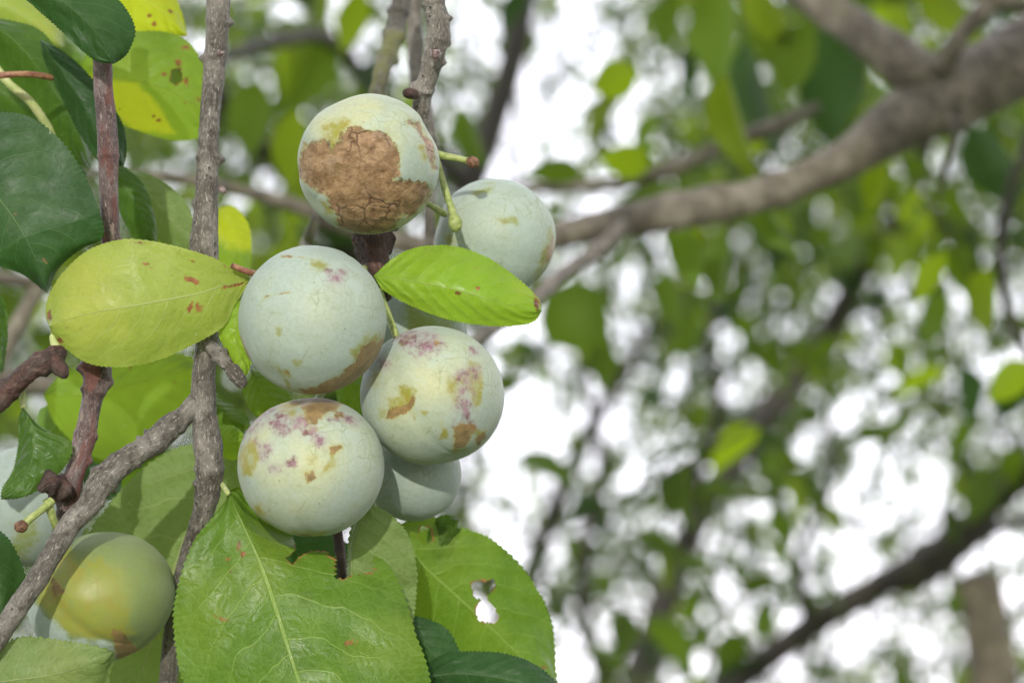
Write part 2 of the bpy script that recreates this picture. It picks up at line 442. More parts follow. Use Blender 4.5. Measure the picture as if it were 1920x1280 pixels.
def plain_material(name, c1, c2, scale=500, rough=0.55, bump=0.3):
    t = NT(name); ob = t.obj(); n = t.noise(ob, scale, 4, 0.65)
    p = t.add('ShaderNodeBsdfPrincipled'); t.l.new(t.mix(t.ramp(n, 0.38, 0.64), c1, c2), p.inputs['Base Color'])
    p.inputs['Roughness'].default_value = rough
    t.put(p.inputs['Normal'], t.bump(n, 0.0004 * 500 / scale, bump)); t.l.new(p.outputs[0], t.out.inputs[0])
    return t.m

BARE = (0.25, 0.245, 0.032)
M_PLUM = plum_material('plum_skin_with_bloom', (0.335, 0.405, 0.345), (0.44, 0.46, 0.27), BARE)
M_PLUMR = plum_material('plum_skin_with_rot', (0.335, 0.405, 0.345), (0.44, 0.46, 0.27), BARE, rotten=True)
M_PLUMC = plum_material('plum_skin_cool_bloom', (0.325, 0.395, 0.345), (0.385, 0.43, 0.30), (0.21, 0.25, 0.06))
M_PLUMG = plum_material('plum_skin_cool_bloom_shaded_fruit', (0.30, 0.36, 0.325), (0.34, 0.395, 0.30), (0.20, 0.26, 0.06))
M_PLUMY = plum_material('plum_skin_with_little_bloom', (0.165, 0.225, 0.085), (0.25, 0.29, 0.080), (0.225, 0.25, 0.040), (0.33, 0.41, 0.37), (0.39, 0.46, 0.42), pmin=0.85)
M_BARK = bark_material('grey_bark', (0.062, 0.053, 0.040), (0.165, 0.148, 0.122), (0.31, 0.285, 0.245))
M_BARKR = bark_material('red_brown_bark', (0.060, 0.036, 0.031), (0.135, 0.092, 0.083), (0.26, 0.215, 0.20), red=0.6, wet=0.4)
M_SPUR = bark_material('dark_spur_bark', (0.028, 0.016, 0.013), (0.070, 0.046, 0.036), (0.125, 0.09, 0.072), red=0.25)
M_BOUGH = bark_material('bough_bark', (0.070, 0.058, 0.042), (0.175, 0.150, 0.113), (0.34, 0.305, 0.24), moss=0.2)
M_MOSSY = bark_material('mossy_bark', (0.050, 0.045, 0.035), (0.12, 0.11, 0.09), (0.20, 0.19, 0.165), moss=0.7)
M_POST = bark_material('post_bark', (0.05, 0.044, 0.030), (0.11, 0.098, 0.068), (0.20, 0.165, 0.11), moss=0.5)
M_SUNLITB = bark_material('sunlit_twig_bark', (0.22, 0.20, 0.17), (0.42, 0.39, 0.35), (0.6, 0.57, 0.52))  # sunlight on a twig, put into the bark colour
M_FAR = bark_material('far_limb_bark', (0.018, 0.016, 0.011), (0.045, 0.039, 0.028), (0.08, 0.07, 0.055), moss=0.3)
M_STALK = plain_material('green_stalk', (0.20, 0.26, 0.06), (0.34, 0.38, 0.13), 700)
M_SCAR = plain_material('stalk_scar', (0.06, 0.028, 0.016), (0.22, 0.11, 0.05), 900, 0.7, 0.6)
M_REDSTEM = plain_material('red_petiole', (0.20, 0.075, 0.045), (0.34, 0.19, 0.09), 500)
M_PALESTEM = plain_material('pale_petiole', (0.36, 0.42, 0.14), (0.50, 0.50, 0.24), 300)
M_BUD = plain_material('bud_scales', (0.09, 0.05, 0.045), (0.26, 0.20, 0.19), 900, 0.35, 0.7)

LM = dict(
 pale=leaf_material('leaf_pale_yellow_green', (0.265, 0.335, 0.050), (0.31, 0.375, 0.07), (0.40, 0.58, 0.05), 0.30, (0.46, 0.50, 0.22), 0.45, 0.55, 0.4, 0.7, True),
 lime=leaf_material('leaf_bright_lime', (0.19, 0.33, 0.018), (0.25, 0.39, 0.03), (0.42, 0.66, 0.03), 0.32, (0.42, 0.50, 0.16), 0.36, 0.45, 0.2, 0.8),
 mid=leaf_material('leaf_mid_green', (0.075, 0.158, 0.012), (0.112, 0.205, 0.022), (0.22, 0.38, 0.015), 0.26, (0.30, 0.42, 0.10), 0.40, 0.55, 0.5, 1.0),
 under=leaf_material('leaf_pale_underside', (0.135, 0.205, 0.058), (0.165, 0.24, 0.075), (0.24, 0.38, 0.04), 0.24, (0.36, 0.40, 0.18), 0.5, 0.6, 0.15, 1.0, True),
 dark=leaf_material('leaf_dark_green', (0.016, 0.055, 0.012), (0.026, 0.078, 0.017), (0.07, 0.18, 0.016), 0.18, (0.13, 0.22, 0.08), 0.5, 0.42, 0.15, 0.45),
 deep=leaf_material('leaf_deep_green', (0.040, 0.092, 0.012), (0.062, 0.125, 0.016), (0.12, 0.27, 0.015), 0.25, (0.17, 0.27, 0.08), 0.40, 0.5, 0.15, 0.9),
 yellow=leaf_material('leaf_backlit_yellow', (0.12, 0.22, 0.03), (0.17, 0.27, 0.03), (0.34, 0.52, 0.03), 0.55, (0.42, 0.46, 0.08), 0.45, 0.35, 0.9, 0.7),  # backlit leaves, the glow partly painted by the yellow mask
)

# ------------------------------------------------------------------ builders
def tube(pts, nseg=28, step=0.0006, amp=0.05, fine=0.02, knots=(), lumps=(), rings=0.0, seed=0, cap=True):
    """pts rows: px, py, depth(m), radius(px at that depth). knots: (t, amp, width). lumps: (t, angle, amp, w_t, w_ang)."""
    a = np.array([[*P(x, y, d), r * d / FPX] for x, y, d, r in pts])
    L = np.linalg.norm(np.diff(a[:, :3], axis=0), axis=1).sum()
    n = int(max(6, min(700, L / step)))
    q = spline(a, n)
    c, r = q[:, :3], np.abs(q[:, 3])
    T = np.gradient(c, axis=0); T /= np.linalg.norm(T, axis=1)[:, None] + 1e-12
    N = np.zeros_like(c); ref = FW - T[0] * (FW @ T[0]); ref /= np.linalg.norm(ref) + 1e-12; N[0] = ref
    for i in range(1, n):
        k = N[i-1] - T[i] * (N[i-1] @ T[i]); N[i] = k / (np.linalg.norm(k) + 1e-12)
    B = np.cross(T, N)
    ang = np.linspace(0, 2*np.pi, nseg + 1)[:-1]
    s = np.linspace(0, L, n)
    # one extra column so the streak coordinates do not wrap
    ang2 = np.r_[ang, 2*np.pi]
    A, S = np.meshgrid(ang2, s)
    dirv = np.cos(A)[..., None] * N[:, None, :] + np.sin(A)[..., None] * B[:, None, :]
    rr = r[:, None] * np.ones_like(A)
    tt = (S / L)
    k = np.zeros_like(A); m = np.zeros_like(A)
    for (t0, am, w) in knots:
        g = np.exp(-((tt - t0) / w) ** 2); k += am * g * (1 + 0.5 * np.sin(A * 3 + t0 * 40))
    for (t0, a0, am, wt, wa) in lumps:
        da = (A - a0 + np.pi) % (2*np.pi) - np.pi
        k += am * np.exp(-((tt - t0) / wt) ** 2 - (da / wa) ** 2)
    if rings:
        rs = np.random.default_rng(seed + 5)
        x = 0.01
        while x < 1:
            w = 0.0006 / L
            k += rings * np.exp(-((tt - x) / w) ** 2) * (0.7 + 0.5 * np.sin(A + x * 90))
            m += 0.75 * np.exp(-((tt - x - 1.6 * w) / (w * 0.9)) ** 2) * rings * 8
            x += rs.uniform(0.02, 0.12) * 0.1 / L
    base = c[:, None, :] + dirv * rr[..., None]
    rad_m = float(np.mean(r))
    sc = 1.0 / max(rad_m, 1e-4)
    k += amp * fbm(base * sc * 0.9 + seed * 3.1, 3) * 1.6 + fine * fbm(base * sc * 5 + seed, 3) * 2
    # columns 0 and last share the same place
    k[:, -1] = k[:, 0]
    p = c[:, None, :] + dirv * (rr * (1 + k))[..., None]
    nc = nseg + 1
    v = p.reshape(-1, 3)
    uvw = np.stack([S, A * rad_m, np.zeros_like(A)], -1).reshape(-1, 3)
    mask = np.zeros((len(v), 4)); mask[:, 0] = np.clip(m, 0, 0.9).ravel(); mask[:, 3] = 1
    i, j = np.meshgrid(np.arange(n-1), np.arange(nseg), indexing='ij')
    f = np.stack([i*nc+j, i*nc+j+1, (i+1)*nc+j+1, (i+1)*nc+j], -1).reshape(-1, 4)
    if cap:
        for e, idx in ((0, 0), (1, n-1)):
            ce = len(v); cc = c[idx] + (T[idx] * (0.35 * r[idx]) * (1 if e else -1))
            v = np.vstack([v, cc]); uvw = np.vstack([uvw, [s[idx], 0, 0]]); mask = np.vstack([mask, [0.1, 0, 0, 1]])
            b = idx * nc; jj = np.arange(nseg)
            q4 = np.stack([b+jj, b+jj+1, np.full(nseg, ce), np.full(nseg, ce)], -1)
            f = np.vstack([f, q4])
    return v, f, dict(uvw=uvw, mask=mask)

def fix_quads(f):
    return f
def add_tube(parent, name, pts, mat, label=None, **kw):
    v, f, at = tube(pts, **kw)
    # quads with a repeated corner become triangles
    me_v = v - wloc(parent)
    tri = f[f[:, 2] == f[:, 3]][:, :3]; quad = f[f[:, 2] != f[:, 3]]
    me = bpy.data.meshes.new(name)
    idx = np.concatenate([quad.ravel(), tri.ravel()]).astype(np.int32)
    ls = np.concatenate([np.arange(len(quad))*4, len(quad)*4 + np.arange(len(tri))*3]).astype(np.int32)
    lt = np.concatenate([np.full(len(quad), 4), np.full(len(tri), 3)]).astype(np.int32)
    me.vertices.add(len(me_v)); me.vertices.foreach_set('co', me_v.astype(np.float32).ravel())
    me.loops.add(len(idx)); me.loops.foreach_set('vertex_index', idx)
    me.polygons.add(len(ls)); me.polygons.foreach_set('loop_start', ls)
    try: me.polygons.foreach_set('loop_total', lt)
    except Exception: pass
    a = me.attributes.new('uvw', 'FLOAT_VECTOR', 'POINT'); a.data.foreach_set('vector', at['uvw'].astype(np.float32).ravel())
    a = me.attributes.new('mask', 'FLOAT_COLOR', 'POINT'); a.data.foreach_set('color', at['mask'].astype(np.float32).ravel())
    me.update(calc_edges=True); me.validate()
    me.polygons.foreach_set('use_smooth', np.full(len(me.polygons), True))
    me.materials.append(mat)
    o = link(name, me, parent)
    if label: o['label'] = label
    return o

def poly_sdf(x, y, poly):
    """signed distance to a polygon (negative inside)."""
    p = np.asarray(poly, float); d = np.full(x.shape, 1e18); ins = np.zeros(x.shape, bool)
    for i in range(len(p)):
        ax, ay = p[i]; bx, by = p[(i+1) % len(p)]
        ex, ey = bx-ax, by-ay; wx, wy = x-ax, y-ay
        t = np.clip((wx*ex+wy*ey)/(ex*ex+ey*ey+1e-9), 0, 1)
        d = np.minimum(d, (wx-ex*t)**2 + (wy-ey*t)**2)
        c = ((ay > y) != (by > y)) & (x < (bx-ax)*(y-ay)/(by-ay+1e-12)+ax)
        ins ^= c
    return np.where(ins, -1, 1) * np.sqrt(d)

def plum(cx, cy, rx, ry, d, pole, mat, label, patches=(), thin=(), res=(220, 150), tilt=0.0, dents=(), suture=0.03, stalk=None, wrinkle=0.0, seed=0, rad_d=None):
    c = P(cx, cy, d); r = rx * d / FPX; sq = ry / rx
    nu, nv = res
    th = np.linspace(0, np.pi, nv); ph = np.linspace(0, 2*np.pi, nu + 1)[:-1]
    PH, TH = np.meshgrid(ph, th)
    dx, dy, dz = np.sin(TH)*np.cos(PH), np.sin(TH)*np.sin(PH), np.cos(TH)
    pole = np.array(pole, float); pole /= np.linalg.norm(pole)        # in camera axes: right, up, away
    side = np.cross(pole, [0.3, 0.2, 1.0]); side /= np.linalg.norm(side); oth = np.cross(pole, side)
    n = dx[..., None]*side + dy[..., None]*oth + dz[..., None]*pole
    R = np.ones_like(TH)
    R -= 0.10 * np.exp(-(TH/0.23)**2) + 0.035 * np.exp(-((np.pi-TH)/0.2)**2)
    R -= suture * np.exp(-((PH - np.pi*0.5)/0.13)**2) * np.sin(TH)**0.7
    R += 0.034 * fbm(n*1.15 + seed*2.3, 2) + 0.006 * fbm(n*5 + seed, 2)
    L = n * R[..., None]
    L[..., 1] *= sq
    if tilt:
        ct, s_ = math.cos(tilt), math.sin(tilt)
        L = np.stack([L[..., 0]*ct-L[..., 1]*s_, L[..., 0]*s_+L[..., 1]*ct, L[..., 2]], -1)
    px = cx + L[..., 0]*rx; py = cy - L[..., 1]*rx
    front = np.clip(-L[..., 2]*10 + 1.3, 0, 1)
    mask = np.zeros(TH.shape + (4,))
    for ch, poly, soft in patches:
        k = 'rgb'.index(ch)
        s = poly_sdf(px, py, poly)
        mask[..., k] = np.maximum(mask[..., k], np.clip(0.5 - s/(4.4*soft), 0, 1) * front)
    for gx, gy, gr, am in thin:
        mask[..., 3] = np.maximum(mask[..., 3], am*np.exp(-(((px-gx)**2+(py-gy)**2)/gr**2)) * front)
    for gx, gy, gr, am in dents:
        L -= (n * (am*np.exp(-(((px-gx)**2+(py-gy)**2)/gr**2)) * front)[..., None])
    if wrinkle:
        rm = mask[..., 0]
        rm = rm*rm*(3-2*rm)
        w = -0.022 * rm + wrinkle * rm * (fbm(n*6 + seed, 4) + 0.8*(np.abs(fbm(n*4+9+seed, 3)) - 0.2))
        # a few long folds
        L += n * w[..., None]
    W = L[..., 0:1]*RI + L[..., 1:2]*UP + L[..., 2:3]*FW
    v = (W * r)
    f = []
    i, j = np.meshgrid(np.arange(1, nv-2), np.arange(nu), indexing='ij')
    f = np.stack([i*nu+j, (i+1)*nu+j, (i+1)*nu+(j+1) % nu, i*nu+(j+1) % nu], -1).reshape(-1, 4)
    top = v[0, 0]; bot = v[-1, 0]
    vv = v.reshape(-1, 3)
    # poles: rings 0 and nv-1 collapse to single points; quads there degenerate into slivers that validate() keeps as is
    j = np.arange(nu)
    q0 = np.stack([j*0, nu+j, nu+(j+1) % nu], -1); q1 = np.stack([(nv-2)*nu+j, j*0+(nv-1)*nu, (nv-2)*nu+(j+1) % nu], -1)
    me = bpy.data.meshes.new('plum')
    idx = np.concatenate([f.ravel(), q0.ravel(), q1.ravel()]).astype(np.int32)
    ls = np.concatenate([np.arange(len(f))*4, len(f)*4 + np.arange(2*nu)*3]).astype(np.int32)
    me.vertices.add(len(vv)); me.vertices.foreach_set('co', vv.astype(np.float32).ravel())
    me.loops.add(len(idx)); me.loops.foreach_set('vertex_index', idx)
    me.polygons.add(len(ls)); me.polygons.foreach_set('loop_start', ls)
    try: me.polygons.foreach_set('loop_total', np.concatenate([np.full(len(f), 4), np.full(2*nu, 3)]).astype(np.int32))
    except Exception: pass
    a = me.attributes.new('mask', 'FLOAT_COLOR', 'POINT'); a.data.foreach_set('color', mask.reshape(-1, 4).astype(np.float32).ravel())
    me.update(calc_edges=True); me.validate()
    me.polygons.foreach_set('use_smooth', np.full(len(me.polygons), True)); me.materials.append(mat)
    o = link('plum', me, loc=Vector(c))
    tag(o, label, 'plum', 'plums hanging from the twigs')
    if stalk:
        add_tube(o, 'stalk', stalk, M_STALK, nseg=14, step=0.0008, amp=0.04, fine=0.03)
    return o

def leaf(parent, base, tip, mid, left, right, mat, dm, dl=0.0, dr=0.0, teeth=38, tooth=3.0, nu=230, nv=14, wave=0.0012,
         wfreq=3.0, holes=(), stains=(), yellow=(), label=None, petiole=None, pmat=None, seed=0, ragged=0.0, curl=0.0, name='leaf'):
    """outlines in photo pixels; dm = depth along the midrib; dl/dr = how far the left/right edge lies behind the midrib (m)."""
    M = spline([base, *mid, tip], nu); Lo = spline([base, *left, tip], nu); Ro = spline([base, *right, tip], nu)
    u = np.linspace(0, 1, nu)
    dm = np.interp(u, np.linspace(0, 1, len(dm)), dm) if not np.isscalar(dm) else np.full(nu, dm)
    def edge(d): return np.interp(u, np.linspace(0, 1, len(d)), d) if not np.isscalar(d) else np.full(nu, d)
    dL, dR = edge(dl), edge(dr)
    vs = np.linspace(-1, 1, 2*nv + 1)
    rs = np.random.default_rng(seed + 101)
    def saw(k):
        ph = u*teeth + 0.5*np.sin(u*17+k) + k; fr = ph % 1.0
        amp = 0.75 + 0.5*rs.random(int(teeth)+4)[(ph.astype(int)) % int(teeth)]
        env = np.clip(np.minimum(u*9, (1-u)*30), 0, 1)
        return np.where(fr < 0.72, (fr/0.72)**0.8, (1-fr)/0.28) * env * tooth * amp
    SL, SR = saw(0.3), saw(1.7)
    def outward(E):
        dd = E - M; l = np.linalg.norm(dd, axis=1)[:, None] + 1e-6; return dd/l
    oL, oR = outward(Lo), outward(Ro)
    if ragged:
        rg = fbm(np.stack([u*14, u*0+seed, u*0], -1), 4)[:, None]*ragged
        Lo = Lo + oL*rg; Ro = Ro + oR*np.roll(rg, 37, 0)
    XY = np.zeros((nu, len(vs), 2)); D = np.zeros((nu, len(vs)))
    for k, v in enumerate(vs):
        a = abs(v); E, o_, s_, dE = (Lo, oL, SL, dL) if v < 0 else (Ro, oR, SR, dR)
        e = np.clip((a - 0.86)/0.14, 0, 1)
        XY[:, k] = M + (E - M)*a + o_*(s_*e)[:, None]
        D[:, k] = dm + dE*(a**1.4)
    U, V = np.meshgrid(u, vs, indexing='ij')
    nz = fbm(np.stack([U*wfreq + seed*1.7, V*1.3 + 5.1, np.zeros_like(U)+seed], -1), 3)
    D = D + wave*2.2*nz*(0.25 + np.abs(V))
    # quilting between the side veins
    s = U*8.5 - np.abs(V)**1.35*2.1 + (V > 0)*0.45
    D = D - 0.00016*np.sin(np.pi*(s % 1.0))*np.clip(np.abs(V)*5, 0, 1)*np.clip((1-np.abs(V))*3, 0, 1)
    D = D + curl*(U**2)
    p = P(XY[..., 0], XY[..., 1], D)
    n2 = len(vs)
    i, j = np.meshgrid(np.arange(nu-1), np.arange(n2-1), indexing='ij')
    f = np.stack([i*n2+j, i*n2+j+1, (i+1)*n2+j+1, (i+1)*n2+j], -1).reshape(-1, 4)
    X, Y = XY[..., 0].ravel(), XY[..., 1].ravel()
    mask = np.zeros((len(X), 4)); mask[:, 3] = 1
    for gx, gy, ga, gb, ang, am in stains:
        ca, sa = math.cos(math.radians(ang)), math.sin(math.radians(ang))
        xx = (X-gx)*ca + (Y-gy)*sa; yy = -(X-gx)*sa + (Y-gy)*ca
        mask[:, 0] = np.maximum(mask[:, 0], am*np.exp(-((xx/ga)**2+(yy/gb)**2)))
    for poly, soft in yellow:
        mask[:, 1] = np.maximum(mask[:, 1], np.clip(0.5 - poly_sdf(X, Y, poly)/(2*soft), 0, 1))
    v3 = p.reshape(-1, 3)
    if holes:
        cx = X[f].mean(1); cy = Y[f].mean(1)
        jag = 3.0*fbm(np.stack([cx/9, cy/9, cx*0+seed], -1), 3)
        keep = np.ones(len(f), bool)
        for poly in holes:
            sd = poly_sdf(cx, cy, poly) + jag
            keep &= sd > 0
            sv = poly_sdf(X, Y, poly)
            mask[:, 0] = np.maximum(mask[:, 0], np.clip(0.75 - np.abs(sv)/6, 0, 1))
        f = f[keep]
        used = np.unique(f); remap = -np.ones(len(v3), int); remap[used] = np.arange(len(used))
        v3 = v3[used]; mask = mask[used]; f = remap[f]
        U2, V2 = U.ravel()[used], V.ravel()[used]
    else:
        U2, V2 = U.ravel(), V.ravel()
    uvw = np.stack([U2, V2, np.zeros_like(U2)], -1)
    o = part(name, v3, f, mat, parent, dict(uvw=uvw, mask=mask), label=label)
    if petiole:
        add_tube(o, 'petiole', petiole, pmat or M_PALESTEM, nseg=12, step=0.001, amp=0.04, fine=0.02)
    return o

def bud(parent, x, y, d, dx, dy, dd, rad, n=1):
    """small scaly cone"""
    a = P(x, y, d); b = P(x+dx, y+dy, d+dd)
    L = b - a; ln = np.linalg.norm(L); T = L/ln
    N = np.cross(T, [0.2, 0.9, 0.3]); N /= np.linalg.norm(N); B = np.cross(T, N)
    h = np.linspace(0, 1, 22); an = np.linspace(0, 2*np.pi, 19)[:-1]
    H, A = np.meshgrid(h, an, indexing='ij')
    r = rad*d/FPX*(np.sin(np.pi*np.clip(H*0.75+0.25, 0, 1))**0.8)*(1+0.12*((H*4+A/(2*np.pi)*2) % 1.0))
    p = a + H[..., None]*L + r[..., None]*(np.cos(A)[..., None]*N + np.sin(A)[..., None]*B)
    k = len(an); i, j = np.meshgrid(np.arange(len(h)-1), np.arange(k), indexing='ij')
    f = np.stack([i*k+j, i*k+(j+1) % k, (i+1)*k+(j+1) % k, (i+1)*k+j], -1).reshape(-1, 4)
    return part('bud', p.reshape(-1, 3), f, M_BUD, parent)
#==MAIN==

def Z(x0, y0, k, pts): return [(x0 + a/k, y0 + b/k) for a, b in pts]

# ------------------------------------------------------------------ ground
gm = NT('orchard_grass'); go_ = gm.obj()
gp = gm.add('ShaderNodeBsdfPrincipled')
gm.l.new(gm.mix(gm.ramp(gm.noise(go_, 1.4, 6), 0.35, 0.65), (0.045, 0.075, 0.02), (0.11, 0.12, 0.045)), gp.inputs['Base Color'])
gp.inputs['Roughness'].default_value = 0.9
gm.put(gp.inputs['Normal'], gm.bump(gm.noise(go_, 30, 5), 0.05, 0.6)); gm.l.new(gp.outputs[0], gm.out.inputs[0])
n = 60; xs = np.sign(np.linspace(-1, 1, n)) * np.abs(np.linspace(-1, 1, n))**2.2 * 600
X, Y = np.meshgrid(xs, xs, indexing='ij'); Zg = 0.12 * fbm(np.stack([X*0.25, Y*0.25, X*0], -1), 3)
i, j = np.meshgrid(np.arange(n-1), np.arange(n-1), indexing='ij')
gf = np.stack([i*n+j, (i+1)*n+j, (i+1)*n+j+1, i*n+j+1], -1).reshape(-1, 4)
tag(link('ground', mesh_from('ground', np.stack([X, Y, Zg], -1).reshape(-1, 3), gf, gm.m)), kind='structure')

# ------------------------------------------------------------------ background leaves
def leaf_template(nl=7, fold=0.22, droop=0.25, wr=0.27):
    t = np.linspace(0, 1, nl)
    w = wr*np.sin(np.pi*t**0.85)**0.8; w[0] = 0.015; w[-1] = 0.01
    v = []
    for k in range(nl):
        z = -droop*t[k]**2
        v += [(-w[k], t[k], z + fold*w[k]), (-w[k]*0.5, t[k], z+fold*w[k]*0.4), (0, t[k], z), (w[k]*0.5, t[k], z+fold*w[k]*0.4), (w[k], t[k], z + fold*w[k])]
    f = [(5*k+q, 5*k+q+1, 5*k+q+6, 5*k+q+5) for k in range(nl-1) for q in range(4)]
    return np.array(v), np.array(f)
LTF = [leaf_template(4, f, d, w) for f, d, w in ((0.35, 0.15, 0.27), (0.7, 0.35, 0.24), (0.15, 0.5, 0.30), (0.5, -0.1, 0.26))]
LT = [leaf_template(7, f, d, w) for f, d, w in ((0.35, 0.15, 0.27), (0.7, 0.35, 0.24), (0.15, 0.5, 0.30), (0.5, -0.1, 0.26))]
M_BL = simple_leaf_material('orchard_leaf_green', (0.046, 0.082, 0.012), (0.17, 0.29, 0.012), 0.38)
M_BLIME = simple_leaf_material('orchard_leaf_lime', (0.11, 0.17, 0.012), (0.34, 0.50, 0.012), 0.5)
M_BDARK = simple_leaf_material('orchard_leaf_dark', (0.020, 0.045, 0.010), (0.05, 0.13, 0.012), 0.25)
LMESH = {}
def leaf_mesh(kind, mat, tone):
    key = (kind, mat.name, tone)
    if key not in LMESH:
        v, f = LT[kind]
        LMESH[key] = mesh_from('leaf', v, f, mat, dict(tone=np.full(len(v), tone/6.0)))
    return LMESH[key]

def rot_from(T, roll):
    T = T/np.linalg.norm(T); a = np.cross(T, [0.01, 0.02, 1.0]); a /= np.linalg.norm(a); b = np.cross(a, T)
    x = a*math.cos(roll) + b*math.sin(roll); z = np.cross(x, T)
    return np.stack([x, T, z], 1)          # columns: width, length, normal

def hang_leaf(parent, x, y, d, length_px, ang, mat, kind=0, roll=0.0, away=0.0, tone=3, wide=1.0, label=None):
    """one blurred leaf; ang is the direction the tip points in the picture plane, 0 = right, 90 = up."""
    a = math.radians(ang)
    T = RI*math.cos(a) + UP*math.sin(a) + FW*away; T /= np.linalg.norm(T)
    # face roughly towards the camera, then roll about the midrib
    x_ = np.cross(T, FW); x_ /= np.linalg.norm(x_); z_ = np.cross(x_, T)
    R0 = np.stack([x_*math.cos(roll)+z_*math.sin(roll), T, -x_*math.sin(roll)+z_*math.cos(roll)], 1)
    s = length_px*d/FPX
    base = P(x - math.cos(a)*length_px/2, y + math.sin(a)*length_px/2, d)
    o = link('leaf', leaf_mesh(kind, mat, tone), parent)
    m = Matrix([[*(R0[r]*np.array([s*wide, s, s])), (base - wloc(parent))[r]] for r in range(3)] + [[0, 0, 0, 1]])
    o.matrix_local = m
    if label: o['label'] = label
    return o

COVER = [
 #  0    1    2    3    4    5    6    7    8    9   10   11   12   13   14   15
 [.80, .80, .80, .80, .50, .22, .65, .50, .15, .10, .40, .88, .75, .90, .85, .80],
 [.80, .80, .80, .75, .75, .72, .75, .35, .04, .05, .50, .92, .90, .92, .80, .90],
 [.80, .80, .70, .62, .80, .82, .78, .28, .05, .22, .65, .92, .85, .85, .80, .85],
 [.80, .80, .80, .75, .88, .82, .78, .50, .22, .32, .75, .90, .90, .85, .80, .72],
 [.80, .80, .80, .80, .80, .80, .60, .55, .35, .35, .60, .80, .88, .82, .62, .50],
 [.60, .80, .80, .80, .80, .80, .60, .50, .40, .70, .72, .82, .86, .60, .58, .50],
 [.75, .80, .80, .80, .80, .80, .60, .28, .05, .60, .62, .80, .80, .45, .36, .42],
 [.80, .80, .80, .80, .80, .80, .60, .25, .12, .70, .62, .68, .72, .36, .30, .42],
 [.80, .80, .80, .80, .80, .80, .60, .30, .10, .75, .62, .60, .36, .22, .30, .40],
 [.80, .80, .80, .80, .80, .80, .60, .28, .03, .60, .58, .48, .44, .22, .34, .42],
 [.80, .80, .80, .80, .80, .80, .60, .50, .40, .72, .58, .42, .50, .45, .42, .60]]
TAU = 0.55 + 1.75 * -np.log(1 - np.array(COVER))
def tau_at(x, y):
    gx = np.clip((np.asarray(x)/120.0) - 0.5, 0, 14.999); gy = np.clip(np.asarray(y)/116.4 - 0.5, 0, 9.999)
    i, j = gx.astype(int), gy.astype(int); fx, fy = gx-i, gy-j
    return (TAU[j, i]*(1-fx)+TAU[j, i+1]*fx)*(1-fy)+(TAU[j+1, i]*(1-fx)+TAU[j+1, i+1]*fx)*fy
TMAX = TAU.max()

def foliage(root, d0, d1, share, n_parts, seed, size=(0.045, 0.062), mats=(M_BL, M_BLIME, M_BDARK), pm=(0.62, 0.2, 0.18), x0=-500, x1=2420, y0=-420, y1=1650, gap=0.0):
    """twigs with alternate drooping leaves through a slab of air; the largest become parts, the rest one mass."""
    rs = np.random.default_rng(seed)
    dm = (d0*d1)**0.5
    area_leaf = 5.0e-4 * (FPX/dm)**2
    n_leaves = share*TMAX*(x1-x0)*(y1-y0)/area_leaf
    per = 9
    leaves = []; twv = []; twf = []
    for _ in range(int(n_leaves/per*1.0)):
        d = rs.uniform(d0**2, d1**2)**0.5
        px, py = rs.uniform(x0, x1), rs.uniform(y0, y1)
        c = P(px, py, d)
        T = np.array([rs.normal(), rs.normal(), rs.normal()*0.6 - 0.35]); T /= np.linalg.norm(T)
        ln = rs.uniform(0.12, 0.24); a0 = c - T*ln/2
        phase = rs.uniform(0, 6.28); kept = 0
        Nn = np.cross(T, [0.3, 0.1, 1]); Nn /= np.linalg.norm(Nn); Bn = np.cross(T, Nn)
        for k in range(per):
            f = (k+0.6)/per; q = a0 + T*ln*f
            x, y, dd = proj(q)
            if rs.random() > float(tau_at(x, y))/TMAX: continue
            a = phase + k*2.4
            dirv = T*0.55 + (Nn*math.cos(a)+Bn*math.sin(a))*0.9 + np.array([0, 0, -0.45]) + rs.normal(size=3)*0.15
            L = rs.uniform(*size)*(0.75 + 0.4*rs.random())
            m = rs.choice(3, p=pm); leaves.append((q, dirv, rs.uniform(-1.1, 1.1), L, m, rs.integers(0, 4), rs.random(), dd, x, y)); kept += 1
        if kept >= 2:
            r = 0.0012; b = len(twv)
            for e, rr in ((a0, r*1.3), (a0 + T*ln, r*0.5)):
                for h in range(4):
                    an = h*math.pi/2; twv.append(e + (Nn*math.cos(an)+Bn*math.sin(an))*rr)
            for h in range(4): twf.append((b+h, b+(h+1) % 4, b+4+(h+1) % 4, b+4+h))
    inview = lambda l: -60 < l[8] < 1980 and -60 < l[9] < 1340
    order = sorted(range(len(leaves)), key=lambda k: (not inview(leaves[k]), -leaves[k][3]/leaves[k][7]))
    rw = wloc(root)
    for k in order[:n_parts]:
        q, dv, roll, L, m, kd, tone, dd, *_ = leaves[k]
        R0 = rot_from(dv, roll)*L
        o = link('leaf', leaf_mesh(kd, mats[m], int(tone*6)), root)
        o.matrix_local = Matrix([[*R0[r], (q-rw)[r]] for r in range(3)] + [[0, 0, 0, 1]])
    rest = order[n_parts:]
    for mi in range(3):
        sel = [leaves[k] for k in rest if leaves[k][4] == mi]
        if not sel: continue
        V = []; F = []; Tn = []; b = 0
        for q, dv, roll, L, m, kd, tone, dd, *_ in sel:
            v, f = (LTF if d0 > 3.4 else LT)[kd]; V.append((v*L) @ rot_from(dv, roll).T + q); F.append(f+b); Tn.append(np.full(len(v), tone*0.95)); b += len(v)
        o = part('foliage', np.vstack(V), np.vstack(F), mats[mi], root, dict(tone=np.concatenate(Tn))); o['kind'] = 'stuff'
    if twv:
        o = part('twigs', np.array(twv), np.array(twf), M_FAR, root); o['kind'] = 'stuff'
    return len(leaves)

